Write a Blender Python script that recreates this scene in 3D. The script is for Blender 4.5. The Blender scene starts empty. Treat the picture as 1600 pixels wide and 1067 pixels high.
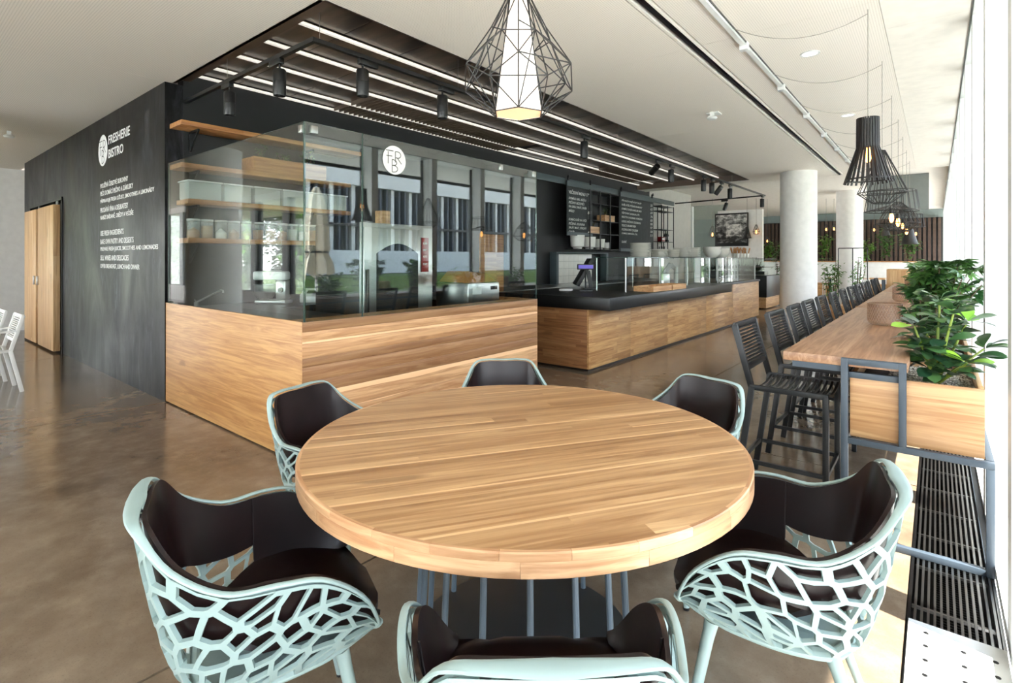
import bpy, bmesh, math, random
from mathutils import Vector, Matrix, Euler
R = math.radians
random.seed(7)
sc = bpy.context.scene
COL = sc.collection

# ---------------------------------------------------------------- camera, light, exposure
cam_d = bpy.data.cameras.new('camera'); cam = bpy.data.objects.new('camera', cam_d); COL.objects.link(cam)
cam.location = (0, 0, 1.40); cam.rotation_euler = (R(90), 0, math.atan2(663, 820.7))
cam_d.sensor_width = 36; cam_d.lens = 36 * 820.7 / 1600; cam_d.shift_y = -(533.5 - 404) / 1600
cam_d.clip_start = 0.02; cam_d.clip_end = 300
sc.camera = cam
sc.view_settings.view_transform = 'Standard'; sc.view_settings.look = 'None'
sc.view_settings.gamma = 1; sc.view_settings.use_curve_mapping = False
sc.view_settings.exposure = 0.92
sc.cycles.max_bounces = 10; sc.cycles.diffuse_bounces = 5; sc.cycles.glossy_bounces = 5
sc.cycles.transparent_max_bounces = 24; sc.cycles.sample_clamp_indirect = 6
sc.cycles.caustics_reflective = False; sc.cycles.caustics_refractive = False

W = bpy.data.worlds.new('sky'); sc.world = W; W.use_nodes = True
wn = W.node_tree; wn.nodes.clear()
tc = wn.nodes.new('ShaderNodeTexCoord'); sx = wn.nodes.new('ShaderNodeSeparateXYZ')
cr = wn.nodes.new('ShaderNodeValToRGB'); bg = wn.nodes.new('ShaderNodeBackground'); wo = wn.nodes.new('ShaderNodeOutputWorld')
wn.links.new(tc.outputs['Generated'], sx.inputs[0]); wn.links.new(sx.outputs['Z'], cr.inputs[0])
cr.color_ramp.elements[0].position = 0.0; cr.color_ramp.elements[0].color = (1.0, 1.0, 1.0, 1)
cr.color_ramp.elements[1].position = 0.8; cr.color_ramp.elements[1].color = (0.50, 0.68, 1.0, 1)
wn.links.new(cr.outputs[0], bg.inputs[0]); bg.inputs[1].default_value = 7.0
wn.links.new(bg.outputs[0], wo.inputs[0])

def lamp(name, kind, energy, color=(1, 1, 1), loc=(0, 0, 0), rot=(0, 0, 0), **kw):
    d = bpy.data.lights.new(name, kind); d.energy = energy; d.color = color
    for k, v in kw.items(): setattr(d, k, v)
    o = bpy.data.objects.new(name, d); o.location = loc; o.rotation_euler = rot; COL.objects.link(o); return o
sd = Vector((-math.cos(R(48)) * math.cos(R(12)), math.cos(R(48)) * math.sin(R(12)), -math.sin(R(48))))
sun = lamp('sun', 'SUN', 22.0, (1.0, 0.95, 0.87), angle=R(0.6)); sun.rotation_euler = sd.to_track_quat('-Z', 'Y').to_euler()

# ---------------------------------------------------------------- materials
def srgb(r, g, b):
    f = lambda c: ((c / 255 + 0.055) / 1.055) ** 2.4 if c > 10 else c / 255 / 12.92
    return (f(r), f(g), f(b), 1)
class N:
    def __init__(s, name):
        s.m = bpy.data.materials.new(name); s.m.use_nodes = True; s.t = s.m.node_tree; s.t.nodes.clear()
        s.out = s.t.nodes.new('ShaderNodeOutputMaterial')
    def n(s, typ, **kw):
        x = s.t.nodes.new('ShaderNode' + typ)
        for k, v in kw.items(): setattr(x, k, v)
        return x
    def l(s, a, b): s.t.links.new(a, b)
    def set(s, sock, v):
        if hasattr(v, 'links') or hasattr(v, 'is_linked'): s.l(v, sock)
        else: sock.default_value = v
    def math(s, op, a, b=0.0, c=0.0):
        x = s.n('Math', operation=op); s.set(x.inputs[0], a); s.set(x.inputs[1], b); s.set(x.inputs[2], c); return x.outputs[0]
    def mix(s, f, a, b, mode='MIX'):
        x = s.n('Mix', data_type='RGBA', blend_type=mode); s.set(x.inputs[0], f); s.set(x.inputs[6], a); s.set(x.inputs[7], b); return x.outputs[2]
    def ramp(s, f, stops):
        x = s.n('ValToRGB'); s.l(f, x.inputs[0]); e = x.color_ramp.elements
        while len(e) < len(stops): e.new(0.5)
        for i, (p, c) in enumerate(stops): e[i].position = p; e[i].color = c if len(c) == 4 else (*c, 1)
        return x.outputs[0]
    def noise(s, vec, scale, detail=3, rough=0.5, dist=0.0):
        x = s.n('TexNoise'); s.l(vec, x.inputs['Vector']); x.inputs['Scale'].default_value = scale
        x.inputs['Detail'].default_value = detail; x.inputs['Roughness'].default_value = rough; x.inputs['Distortion'].default_value = dist
        return x.outputs[0]
    def coords(s): return s.n('TexCoord').outputs['Object']
    def scale(s, vec, v):
        x = s.n('VectorMath', operation='MULTIPLY'); s.l(vec, x.inputs[0]); x.inputs[1].default_value = v; return x.outputs[0]
    def add(s, a, b):
        x = s.n('VectorMath', operation='ADD'); s.set(x.inputs[0], a); s.set(x.inputs[1], b); return x.outputs[0]
    def xyz(s, v):
        x = s.n('SeparateXYZ'); s.l(v, x.inputs[0]); return x.outputs
    def bsdf(s, col, rough=0.5, metal=0.0, spec=0.5, bump=None, bs=0.1, bd=0.01, coat=0.0, trans=0.0, emit=None, es=0.0, sss=0):
        b = s.n('BsdfPrincipled'); s.set(b.inputs['Base Color'], col); s.set(b.inputs['Roughness'], rough)
        b.inputs['Metallic'].default_value = metal; b.inputs['Specular IOR Level'].default_value = spec
        b.inputs['Coat Weight'].default_value = coat; b.inputs['Coat Roughness'].default_value = 0.08
        b.inputs['Transmission Weight'].default_value = trans
        if emit is not None: b.inputs['Emission Color'].default_value = emit; b.inputs['Emission Strength'].default_value = es
        if bump is not None:
            x = s.n('Bump'); x.inputs['Strength'].default_value = bs; x.inputs['Distance'].default_value = bd; s.l(bump, x.inputs['Height']); s.l(x.outputs[0], b.inputs['Normal'])
        s.l(b.outputs[0], s.out.inputs[0]); return s.m

def plain(name, rgb, rough=0.5, metal=0.0, spec=0.5, emit=None, es=0, coat=0.0, var=0.04):
    k = N(name); c = srgb(*rgb); v = k.coords(); n = k.noise(v, 9, 2)
    lo = tuple(max(0, x * (1 - var)) for x in c[:3]) + (1,); hi = tuple(min(1, x * (1 + var)) for x in c[:3]) + (1,)
    col = k.ramp(n, [(0.3, lo), (0.7, hi)])
    return k.bsdf(col, rough, metal, spec, emit=srgb(*emit) if emit else None, es=es, coat=coat)

def oak(name, grain='X', across='Y', bw=0.06, bl=1.1, base=(204, 163, 113), rough=0.42, spread=0.5, sap=True, objvar=False, streak=False):
    """Oak lumber: staves BW wide across the grain, each with its own tone, streaks and pores along the grain."""
    k = N(name); v = k.coords(); p = k.xyz(v); ax = {'X': 0, 'Y': 1, 'Z': 2}
    g, a = p[ax[grain]], p[ax[across]]
    oi = k.n('ObjectInfo').outputs['Random']
    row = k.math('FLOOR', k.math('DIVIDE', a, bw)) if bw else k.math('MULTIPLY', oi, 57.0)
    if objvar: row = k.math('ADD', row, k.math('MULTIPLY', oi, 91.0))
    wn1 = k.n('TexWhiteNoise', noise_dimensions='1D'); k.l(row, wn1.inputs['W']); rr = wn1.outputs['Value']
    seg = k.math('FLOOR', k.math('ADD', k.math('DIVIDE', g, bl), k.math('MULTIPLY', rr, 5.0))) if bl else 0.0
    cell = k.math('ADD', k.math('MULTIPLY', seg, 7.31), k.math('MULTIPLY', row, 1.17))
    wn2 = k.n('TexWhiteNoise', noise_dimensions='1D'); k.l(cell, wn2.inputs['W']); r2 = wn2.outputs['Value']
    sc_ = [26.0, 26.0, 26.0]; sc_[ax[grain]] = 1.3
    off = k.n('CombineXYZ'); k.l(k.math('MULTIPLY', r2, 40.0), off.inputs[0]); k.l(k.math('MULTIPLY', r2, 23.0), off.inputs[1]); k.l(k.math('MULTIPLY', rr, 31.0), off.inputs[2])
    vv = k.add(k.scale(v, tuple(sc_)), off.outputs[0])
    n1 = k.noise(vv, 1.0, 4, 0.6, 1.2)
    sc2 = [150.0] * 3; sc2[ax[grain]] = 5.0
    n2 = k.noise(k.add(k.scale(v, tuple(sc2)), off.outputs[0]), 1.0, 2, 0.5)
    kn = k.noise(k.add(k.scale(v, tuple([2.2 if i_ == ax[grain] else 9.0 for i_ in range(3)])), off.outputs[0]), 1.0, 2, 0.4)
    sc3 = [5.0] * 3; sc3[ax[grain]] = 1.6
    n3 = k.noise(k.add(k.scale(v, tuple(sc3)), off.outputs[0]), 1.0, 3, 0.5, 0.8)
    b = srgb(*base); L = lambda f, w=1.0: (min(1, b[0] * f), min(1, b[1] * f * w), min(1, b[2] * f * w * w), 1)
    board = k.ramp(r2, [(0.0, L(1 - 0.42 * spread, 0.93)), (0.35, L(1 - .1 * spread)), (0.7, L(1 + 0.12 * spread, 1.02)), (1.0, L(1 + 0.35 * spread, 1.08))])
    c = k.mix(k.ramp(n1, [(0.38, (0, 0, 0)), (0.62, (1, 1, 1))]), L(0.74, 0.93), (1, 1, 1, 1))
    col = k.mix(0.55, board, k.mix(1.0, board, c, 'MULTIPLY'))
    col = k.mix(k.math('MULTIPLY', k.ramp(n2, [(0.5, (0, 0, 0)), (0.75, (1, 1, 1))]), 0.22), col, L(0.5, 0.85))
    col = k.mix(k.math('MULTIPLY', k.ramp(n3, [(0.62, (0, 0, 0)), (0.8, (1, 1, 1))]), 0.35), col, L(0.52, 0.85))
    col = k.mix(k.math('MULTIPLY', k.ramp(kn, [(0.70, (0, 0, 0)), (0.76, (1, 1, 1))]), 0.55), col, L(0.30, 0.75))
    if streak:   # pale sapwood running along some boards
        wz = k.math('ADD', p[ax[across]], k.math('MULTIPLY', k.math('SUBTRACT', k.noise(k.add(k.scale(v, (0.6, 0.6, 0.6)), off.outputs[0]), 1.2, 2), 0.5), 0.07))
        e3 = k.math('MULTIPLY', k.math('GREATER_THAN', wz, 0.038), k.math('GREATER_THAN', r2, 0.3))
        col = k.mix(k.math('MULTIPLY', e3, 0.75), col, L(1.75, 1.12))
    if sap:
        edge = k.math('FRACT', k.math('DIVIDE', a, bw)) if bw else p[ax[across]]
        e2 = k.math('MULTIPLY', k.math('LESS_THAN', edge, 0.22) if bw else 0.0, k.math('GREATER_THAN', r2, 0.62))
        col = k.mix(k.math('MULTIPLY', e2, 0.6), col, L(1.55, 1.1))
    return k.bsdf(col, rough, bump=n2, bs=0.05, bd=0.002)

M = {}
M['oak_top'] = oak('oak_staves', 'X', 'Y', 0.047, 2.4, (192, 151, 106), 0.36, 0.6)
M['oak_edge'] = oak('oak_edge_blocks', 'X', 'Z', None, None, (206, 162, 120), 0.4, 0.6, False)
M['oak_ky'] = oak('oak_boards_front', 'Y', 'Z', None, None, (198, 152, 108), 0.42, 1.0, False, streak=True)
M['oak_kx'] = oak('oak_veneer_side', 'X', 'Z', 0.16, None, (196, 148, 92), 0.42, 0.25, False)
M['oak_cy'] = oak('oak_counter_front', 'Y', 'Z', 0.055, 0.7, (202, 158, 106), 0.42, 0.45, False, True)
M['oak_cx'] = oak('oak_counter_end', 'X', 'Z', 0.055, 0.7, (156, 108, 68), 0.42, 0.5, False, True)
M['oak_bar'] = oak('oak_bar_top', 'Y', 'X', 0.18, None, (178, 138, 106), 0.4, 0.16, False, True)
M['oak_box'] = oak('oak_planter', 'X', 'Z', 0.085, None, (208, 168, 122), 0.42, 0.35, False, True)
M['oak_shelf'] = oak('oak_shelf', 'Y', 'X', 0.06, 1.0, (196, 142, 88), 0.42, 0.3, False)
M['oak_door'] = oak('oak_door', 'Z', 'X', 0.09, 1.9, (214, 176, 128), 0.4, 0.22, False, True)
M['oak_small'] = oak('oak_small', 'Y', 'Z', 0.05, 0.6, (212, 168, 118), 0.4, 0.3, False, True)

def concrete():
    k = N('polished_concrete'); v = k.coords()
    a = k.noise(v, 0.7, 5, 0.6, 0.6); b = k.noise(v, 6, 6, 0.65); c = k.noise(v, 140, 2)
    c1 = k.ramp(a, [(0.3, srgb(84, 70, 56)), (0.5, srgb(116, 98, 80)), (0.7, srgb(142, 123, 102))])
    col = k.mix(k.math('MULTIPLY', b, 0.5), c1, k.ramp(b, [(0.35, srgb(86, 72, 58)), (0.68, srgb(160, 144, 124))]))
    col = k.mix(k.math('MULTIPLY', k.ramp(c, [(0.56, (0, 0, 0)), (0.7, (1, 1, 1))]), 0.22), col, srgb(74, 62, 52))
    rg = k.ramp(k.noise(v, 2.2, 4, 0.6), [(0.3, (0.11,) * 3), (0.7, (0.18,) * 3)])
    return k.bsdf(col, rg, spec=0.62, bump=b, bs=0.02, bd=0.003)
M['floor'] = concrete()

def perforated(name, rgb, pitch=0.016):
    k = N(name); v = k.coords(); p = k.xyz(v)
    fx = k.math('SUBTRACT', k.math('FRACT', k.math('DIVIDE', p[0], pitch)), 0.5); fy = k.math('SUBTRACT', k.math('FRACT', k.math('DIVIDE', p[1], pitch)), 0.5)
    d = k.math('ADD', k.math('MULTIPLY', fx, fx), k.math('MULTIPLY', fy, fy))
    hole = k.math('LESS_THAN', d, 0.055)
    c = srgb(*rgb)
    col = k.mix(k.math('MULTIPLY', hole, 0.42), c, (c[0] * .35, c[1] * .33, c[2] * .31, 1))
    return k.bsdf(col, 0.75, bump=hole, bs=-0.2, bd=0.002)
M['ceil'] = perforated('perforated_ceiling_board', (240, 232, 222))
M['ceil_plain'] = plain('ceiling_paint', (240, 233, 224), 0.7)
M['white'] = plain('white_lacquer', (226, 227, 226), 0.35)
M['whitewall'] = plain('white_wall_paint', (226, 224, 220), 0.6)
M['greywall'] = plain('light_grey_wall', (196, 192, 186), 0.6)
M['column'] = plain('white_column_plaster', (236, 234, 230), 0.55)
M['greycol'] = plain('grey_column_plaster', (150, 152, 153), 0.55)

def blacksteel():
    k = N('waxed_blackened_wall'); v = k.coords()
    s1 = k.noise(k.scale(v, (1.3, 1.3, 0.7)), 1.0, 6, 0.6, 1.0); s2 = k.noise(k.scale(v, (9.0, 9.0, 2.4)), 1.0, 5, 0.7, 0.8)
    col = k.ramp(k.mix(0.5, s1, s2), [(0.38, srgb(12, 11, 11)), (0.48, srgb(22, 21, 22)), (0.57, srgb(44, 44, 48)), (0.68, srgb(78, 80, 87))])
    rg = k.ramp(s1, [(0.3, (0.28,) * 3), (0.7, (0.5,) * 3)])
    return k.bsdf(col, rg, spec=0.14, bump=s2, bs=0.03, bd=0.004)
M['blackwall'] = blacksteel()
M['blackmatte'] = plain('black_matte_wall', (17, 17, 20), 0.55)
M['slab'] = plain('black_stone_slab', (20, 21, 22), 0.34, var=0.15)
M['slabface'] = M['slab']
M['steel'] = plain('brushed_steel', (182, 182, 180), 0.28, 1.0)
M['darksteel'] = plain('dark_steel', (90, 88, 86), 0.35, 1.0)
M['slate'] = plain('slate_powdercoat', (62, 72, 82), 0.45)
M['railgrey'] = plain('grey_green_rail', (74, 86, 90), 0.45)
M['blackmetal'] = plain('black_powdercoat', (23, 24, 26), 0.42)
M['black'] = plain('deep_black', (12, 12, 13), 0.5)
M['track'] = plain('black_track', (20, 20, 21), 0.35)
M['rod'] = plain('blue_grey_rod', (84, 96, 106), 0.4)
M['basedisc'] = plain('black_base_plate', (34, 36, 38), 0.45, var=0.15)
M['mint'] = plain('mint_powdercoat', (150, 169, 165), 0.38, var=0.02)
M['leather'] = plain('dark_brown_leather', (24, 12, 12), 0.3, var=0.2, spec=0.3)
M['stitch'] = plain('dark_thread', (24, 16, 18), 0.6)
M['brownpanel'] = (lambda k: k.bsdf(k.ramp(k.noise(k.scale(k.coords(), (1.2, 5.0, 1.0)), 1.0, 3), [(0.35, srgb(48, 38, 32)), (0.65, srgb(124, 104, 88))]), 0.28, 0.15, 0.6))(N('bronze_ceiling_panel'))  # paler streaks in the brown are painted reflections
M['bronze_edge'] = plain('bronze_edge', (104, 88, 76), 0.45, 0.0)
M['strip'] = plain('lit_ceiling_joint', (250, 246, 238), 0.5, emit=(255, 247, 235), es=0.3)
M['porcelain'] = plain('white_porcelain', (248, 246, 238), 0.25)
M['chalkboard'] = plain('slate_chalkboard', (50, 54, 56), 0.7, var=0.2)
M['chalk'] = plain('chalk', (225, 225, 222), 0.9)
M['vinyl'] = plain('white_vinyl', (232, 232, 230), 0.6)
M['tile'] = plain('white_wall_tile', (226, 222, 214), 0.2)
M['grout'] = plain('grout', (150, 146, 140), 0.8)
M['screen'] = plain('lit_screen', (40, 30, 110), 0.3, emit=(90, 60, 230), es=.25)
M['redlabel'] = plain('red_panel', (140, 24, 30), 0.35)
M['stem'] = plain('green_stem', (122, 140, 50), 0.5, var=0.15)
M['wstem'] = plain('woody_stem', (84, 66, 44), 0.7, var=0.2)
M['gravel'] = (lambda k: k.bsdf(k.ramp(k.n('ObjectInfo').outputs['Random'] if False else k.noise(k.coords(), 90, 2), [(0.35, srgb(120, 106, 88)), (0.5, srgb(196, 184, 164)), (0.65, srgb(232, 224, 208))]), 0.85))(N('pale_gravel'))
M['soil'] = plain('soil', (60, 48, 38), 0.95, var=0.3)
M['amber'] = plain('amber_lid', (176, 118, 66), 0.25, 0.3)
M['parasol'] = plain('beige_parasol_cloth', (222, 210, 188), 0.9)
M['grass'] = plain('lawn', (92, 112, 52), 0.95, var=0.3)
M['terrace'] = plain('pale_terrace', (196, 192, 184), 0.85, var=0.08)
M['concretewall'] = plain('pale_concrete_soffit', (186, 186, 182), 0.8, var=0.06)
M['louvre'] = plain('anthracite_louvre', (52, 58, 68), 0.5)
M['banner'] = plain('white_banner', (176, 180, 184), 0.7)
M['slatwood'] = plain('dark_walnut_slat', (74, 56, 46), 0.6, var=0.2)
M['paper'] = plain('dried_straw', (196, 140, 92), 0.8, var=0.2)
M['shade'] = plain('lit_white_shade', (252, 240, 228), 0.6, emit=(255, 232, 218), es=0.32)
M['shade_bottom'] = plain('lit_peach_diffuser', (240, 200, 160), 0.6, emit=(255, 206, 160), es=0.36)
M['bulb'] = plain('glowing_bulb', (255, 200, 120), 0.3, emit=(255, 170, 86), es=5)
M['filament'] = plain('filament', (255, 190, 110), 0.3, emit=(255, 170, 80), es=8)
M['downlight'] = plain('downlight_glow', (250, 250, 245), 0.4, emit=(255, 250, 240), es=0.9)
M['copperwire'] = plain('brown_wire', (150, 118, 98), 0.4)
M['cordgrey'] = plain('pale_cord', (150, 142, 132), 0.7)
M['lampblack'] = plain('black_birch_slat', (30, 26, 25), 0.45)
M['whitechair'] = plain('white_chair_powdercoat', (222, 220, 216), 0.4)
M['glass_edge'] = plain('green_glass_edge', (52, 74, 68), 0.15, var=0.1)

def leafmat(name, dark, light, rough=0.35):
    k = N(name); v = k.coords(); n = k.noise(v, 14, 2); oi = k.n('ObjectInfo').outputs['Random']
    f = k.math('ADD', k.math('MULTIPLY', oi, 0.75), k.math('MULTIPLY', n, 0.3))
    c = k.ramp(f, [(0.15, srgb(*dark)), (0.95, srgb(*light))])
    return k.bsdf(c, rough, spec=0.5)
M['leaf_rubber'] = leafmat('rubber_leaf', (30, 60, 40), (84, 122, 68), 0.28)
M['leaf_lime'] = leafmat('lime_leaf', (104, 160, 44), (150, 196, 60), 0.3)
M['leaf_dark'] = leafmat('dark_green_leaf', (34, 72, 34), (92, 134, 64), 0.32)
M['leaf_far'] = leafmat('fresh_green_leaf', (58, 104, 38), (120, 164, 70), 0.5)
M['leaf_black'] = leafmat('deep_green_leaf', (18, 34, 22), (44, 70, 40), 0.4)

def pane(name, tint=(0.93, 0.97, 0.955), ior=1.8, rough=0.0, dens=0.0):
    k = N(name); tr = k.n('BsdfTransparent'); tr.inputs[0].default_value = (*tint, 1)
    gl = k.n('BsdfGlossy'); gl.inputs['Roughness'].default_value = rough
    fa_ = k.n('LayerWeight'); fa_.inputs['Blend'].default_value = 0.5; f0 = ((ior - 1) / (ior + 1)) ** 2   # Schlick, both faces alike
    fr = k.math('ADD', f0, k.math('MULTIPLY', 1 - f0, k.math('POWER', fa_.outputs['Facing'], 5.0)))
    mx = k.n('MixShader'); k.l(fr, mx.inputs[0]); k.l(tr.outputs[0], mx.inputs[1]); k.l(gl.outputs[0], mx.inputs[2])
    last = mx.outputs[0]
    if dens:
        df = k.n('BsdfDiffuse'); df.inputs[0].default_value = (0.8, 0.82, 0.8, 1); m2 = k.n('MixShader'); m2.inputs[0].default_value = dens
        k.l(last, m2.inputs[1]); k.l(df.outputs[0], m2.inputs[2]); last = m2.outputs[0]
    k.l(last, k.out.inputs[0]); return k.m
M['glass'] = pane('clear_glass_screen', ior=1.85)
M['glass_case'] = pane('case_glass', (0.95, 0.985, 0.97), 1.45)
M['glass_win'] = pane('window_glass', (0.96, 0.98, 0.98), 1.45)
M['plastic'] = pane('translucent_tub', (0.95, 0.96, 0.95), 1.4, 0.2, 0.55)
M['jarglass'] = pane('jar_plastic', (0.96, 0.97, 0.96), 1.45, 0.05, 0.28)
M['smoke'] = pane('brown_mesh_glass', (0.80, 0.68, 0.58), 1.4, 0.15, 0.06)
M['tealwall'] = plain('grey_teal_wall', (132, 144, 142), 0.5)
M['smokepanel'] = plain('smoked_glass_bulkhead', (124, 130, 128), 0.12, spec=0.8)
M['greyglass'] = pane('grey_green_glass', (0.7, 0.78, 0.76), 1.6, 0.0, 0.18)

# ---------------------------------------------------------------- mesh builder
class MB:
    def __init__(s): s.v = []; s.f = []; s.mi = []; s.cur = 0
    def add(s, vs, fs):
        o = len(s.v); s.v += [tuple(x) for x in vs]; s.f += [tuple(i + o for i in f) for f in fs]; s.mi += [s.cur] * len(fs); return s
    def box(s, x0, x1, y0, y1, z0, z1):
        if x0 > x1: x0, x1 = x1, x0
        if y0 > y1: y0, y1 = y1, y0
        return s.add([(x0, y0, z0), (x1, y0, z0), (x1, y1, z0), (x0, y1, z0), (x0, y0, z1), (x1, y0, z1), (x1, y1, z1), (x0, y1, z1)],
                     [(0, 3, 2, 1), (4, 5, 6, 7), (0, 1, 5, 4), (1, 2, 6, 5), (2, 3, 7, 6), (3, 0, 4, 7)])
    def bar(s, a, b, w, h=None, up=(0, 0, 1)):
        """square-section bar from A to B"""
        h = h or w; a = Vector(a); b = Vector(b); d = (b - a).normalized(); up = Vector(up)
        if abs(d.dot(up)) > 0.95: up = Vector((0, 1, 0)) if abs(d.y) < 0.9 else Vector((1, 0, 0))
        sx_ = d.cross(up).normalized() * w / 2; sy_ = sx_.cross(d).normalized() * h / 2
        vs = [p + i * sx_ + j * sy_ for p in (a, b) for i, j in ((-1, -1), (1, -1), (1, 1), (-1, 1))]
        return s.add(vs, [(0, 3, 2, 1), (4, 5, 6, 7), (0, 1, 5, 4), (1, 2, 6, 5), (2, 3, 7, 6), (3, 0, 4, 7)])
    def tube(s, pts, r, n=8, cap=True):
        pts = [Vector(p) for p in pts]; m = len(pts); rs = r if isinstance(r, (list, tuple)) else [r] * m
        d0 = (pts[1] - pts[0]).normalized(); ref = Vector((0, 0, 1)) if abs(d0.z) < 0.9 else Vector((1, 0, 0))
        vs = []
        for i, p in enumerate(pts):
            d = (pts[min(i + 1, m - 1)] - pts[max(i - 1, 0)]).normalized()
            u = ref - d * ref.dot(d)
            u = u.normalized() if u.length > 1e-5 else d.orthogonal().normalized()
            ref = u; w = d.cross(u)
            vs += [p + (u * math.cos(2 * math.pi * k / n) + w * math.sin(2 * math.pi * k / n)) * rs[i] for k in range(n)]
        fs = [(i * n + k, i * n + (k + 1) % n, (i + 1) * n + (k + 1) % n, (i + 1) * n + k) for i in range(m - 1) for k in range(n)]
        if cap: fs += [tuple(range(n - 1, -1, -1)), tuple(range((m - 1) * n, m * n))]
        return s.add(vs, fs)
    def lathe(s, prof, n=24, c=(0, 0, 0), a0=0.0, a1=2 * math.pi):
        full = abs(a1 - a0 - 2 * math.pi) < 1e-6; k = n if full else n + 1
        vs = [(c[0] + r * math.cos(a0 + (a1 - a0) * i / n), c[1] + r * math.sin(a0 + (a1 - a0) * i / n), c[2] + z) for r, z in prof for i in range(k)]
        fs = [(j * k + i, j * k + (i + 1) % k, (j + 1) * k + (i + 1) % k, (j + 1) * k + i) for j in range(len(prof) - 1) for i in range(n)]
        return s.add(vs, fs)
    def prism(s, poly, z0, z1):
        n = len(poly); vs = [(x, y, z0) for x, y in poly] + [(x, y, z1) for x, y in poly]
        return s.add(vs, [tuple(range(n - 1, -1, -1)), tuple(range(n, 2 * n))] + [(i, (i + 1) % n, n + (i + 1) % n, n + i) for i in range(n)])
    def xf(s, mat, start=0):
        s.v[start:] = [tuple(mat @ Vector(p)) for p in s.v[start:]]; return s
    def grid(s, pts, nu, nv):
        return s.add(pts, [(i * nv + j, (i + 1) * nv + j, (i + 1) * nv + j + 1, i * nv + j + 1) for i in range(nu - 1) for j in range(nv - 1)])
    def mesh(s, name, mats, smooth=True, bevel=0.0, solid=0.0):
        me = bpy.data.meshes.new(name); me.from_pydata(s.v, [], s.f); me.update()
        for m in (mats if isinstance(mats, (list, tuple)) else [mats]): me.materials.append(m)
        me.polygons.foreach_set('material_index', s.mi)
        bm = bmesh.new(); bm.from_mesh(me)
        if bevel:
            bmesh.ops.bevel(bm, geom=[e for e in bm.edges if e.is_manifold and e.calc_face_angle(0) > 0.6], offset=bevel, segments=2, profile=0.5, affect='EDGES')
        bmesh.ops.recalc_face_normals(bm, faces=bm.faces); bm.to_mesh(me); bm.free()
        if smooth:
            me.shade_smooth(); me.set_sharp_from_angle(angle=R(32))
        return me
    def build(s, name, mats, parent=None, loc=(0, 0, 0), rot=(0, 0, 0), **kw):
        return put(name, s.mesh(name, mats, **kw), parent, loc, rot)
def put(name, me, parent=None, loc=(0, 0, 0), rot=(0, 0, 0)):
    o = bpy.data.objects.new(name, me); COL.objects.link(o); o.location = loc; o.rotation_euler = rot
    if parent is not None: o.parent = parent
    return o
def tag(o, label, cat, group=None, kind=None):
    o['label'] = label; o['category'] = cat
    if group: o['group'] = group
    if kind: o['kind'] = kind
    return o
def thing(name, label, cat, loc=(0, 0, 0), rz=0.0, group=None):
    return tag(put(name, None, None, loc, (0, 0, rz)), label, cat, group)
def struct(o): o['kind'] = 'structure'; return o
def dup(src, loc, rz, label=None):
    def cp(o, par):
        c = o.copy(); COL.objects.link(c)
        if par is not None: c.parent = par
        for ch in list(o.children): cp(ch, c)
        return c
    r = cp(src, None); r.location = loc; r.rotation_euler = (0, 0, rz)
    if label: r['label'] = label
    return r
def text_mesh(body, width=None, height=None, name='lettering', depth=0.0006, shear=0.0, spacing=1.0):
    cu = bpy.data.curves.new(name, 'FONT'); cu.body = body; cu.extrude = depth; cu.size = 1; cu.shear = shear; cu.space_character = spacing; cu.resolution_u = 3; cu.offset = .012
    o = bpy.data.objects.new(name, cu); COL.objects.link(o)
    dg = bpy.context.evaluated_depsgraph_get(); me = bpy.data.meshes.new_from_object(o.evaluated_get(dg)); bpy.data.objects.remove(o); bpy.data.curves.remove(cu)
    xs = [v.co.x for v in me.vertices]; ys = [v.co.y for v in me.vertices]; x0, x1, y0, y1 = min(xs), max(xs), min(ys), max(ys)
    kx = width / (x1 - x0) if width else None; ky = height / (y1 - y0) if height else None
    kx = kx or ky; ky = ky or kx
    for v in me.vertices: v.co.x = (v.co.x - x0) * kx; v.co.y = (v.co.y - y0) * ky
    me.name = name; return me

# ================================================================= SETTING
CZ = 3.13
# floor: sawn concrete slabs over a dark bed
fl = struct(MB().box(-24, -0.09, -7, 31, -0.30, -0.02).build('floor', M['black']))
xs = [-24, -17.2, -13.4, -9.65, -5.85, -2.048, -0.088]; ys = [-7, -3.6, 0.2, 4.08, 7.965, 11.85, 15.7, 19.6, 23.4, 27.3, 31]
for i in range(len(xs) - 1):
    for j in range(len(ys) - 1):
        MB().box(xs[i] + (.012 if xs[i] == -5.85 else .006), xs[i + 1] - (.012 if xs[i + 1] == -5.85 else .006), ys[j] + .006, ys[j + 1] - .006, -0.019, 0).build('slab', M['floor'], fl, smooth=False)
# convector trench along the windows
tr = struct(MB().box(-0.088, 0.20, -1, 26, -0.20, -0.17).build('trim_1', M['black']))
MB().box(-0.090, -0.080, 2.56, 26, -0.17, 0.001).build('trench_frame', M['darksteel'], tr)
MB().box(0.188, 0.198, 2.56, 26, -0.17, 0.001).build('trench_frame', M['steel'], tr)
b0 = MB().box(-0.004, 0.004, 0, 9.6, -0.022, -0.001).mesh('bar', M['steel'])
for k in range(13):
    put('grille_bar', b0, tr, (-0.066 + k * 0.0205, 2.565, 0))
c0 = MB().box(-0.078, 0.186, -0.006, 0.006, -0.034, -0.023).mesh('crossbar', M['steel'])
for k in range(26): put('crossbar', c0, tr, (0, 2.72 + 0.36 * k, 0))
f0 = MB(); [f0.box(0.0, 0.15, 0.02 * q, 0.02 * q + .004, -0.15, -0.07) for q in range(34)]
fin = f0.mesh('convector_fin', M['darksteel'], smooth=False)
for k in range(9):
    o = put('convector_fins', fin, tr, (0, 2.62 + 0.95 * k, 0)); o['kind'] = 'stuff'
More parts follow.
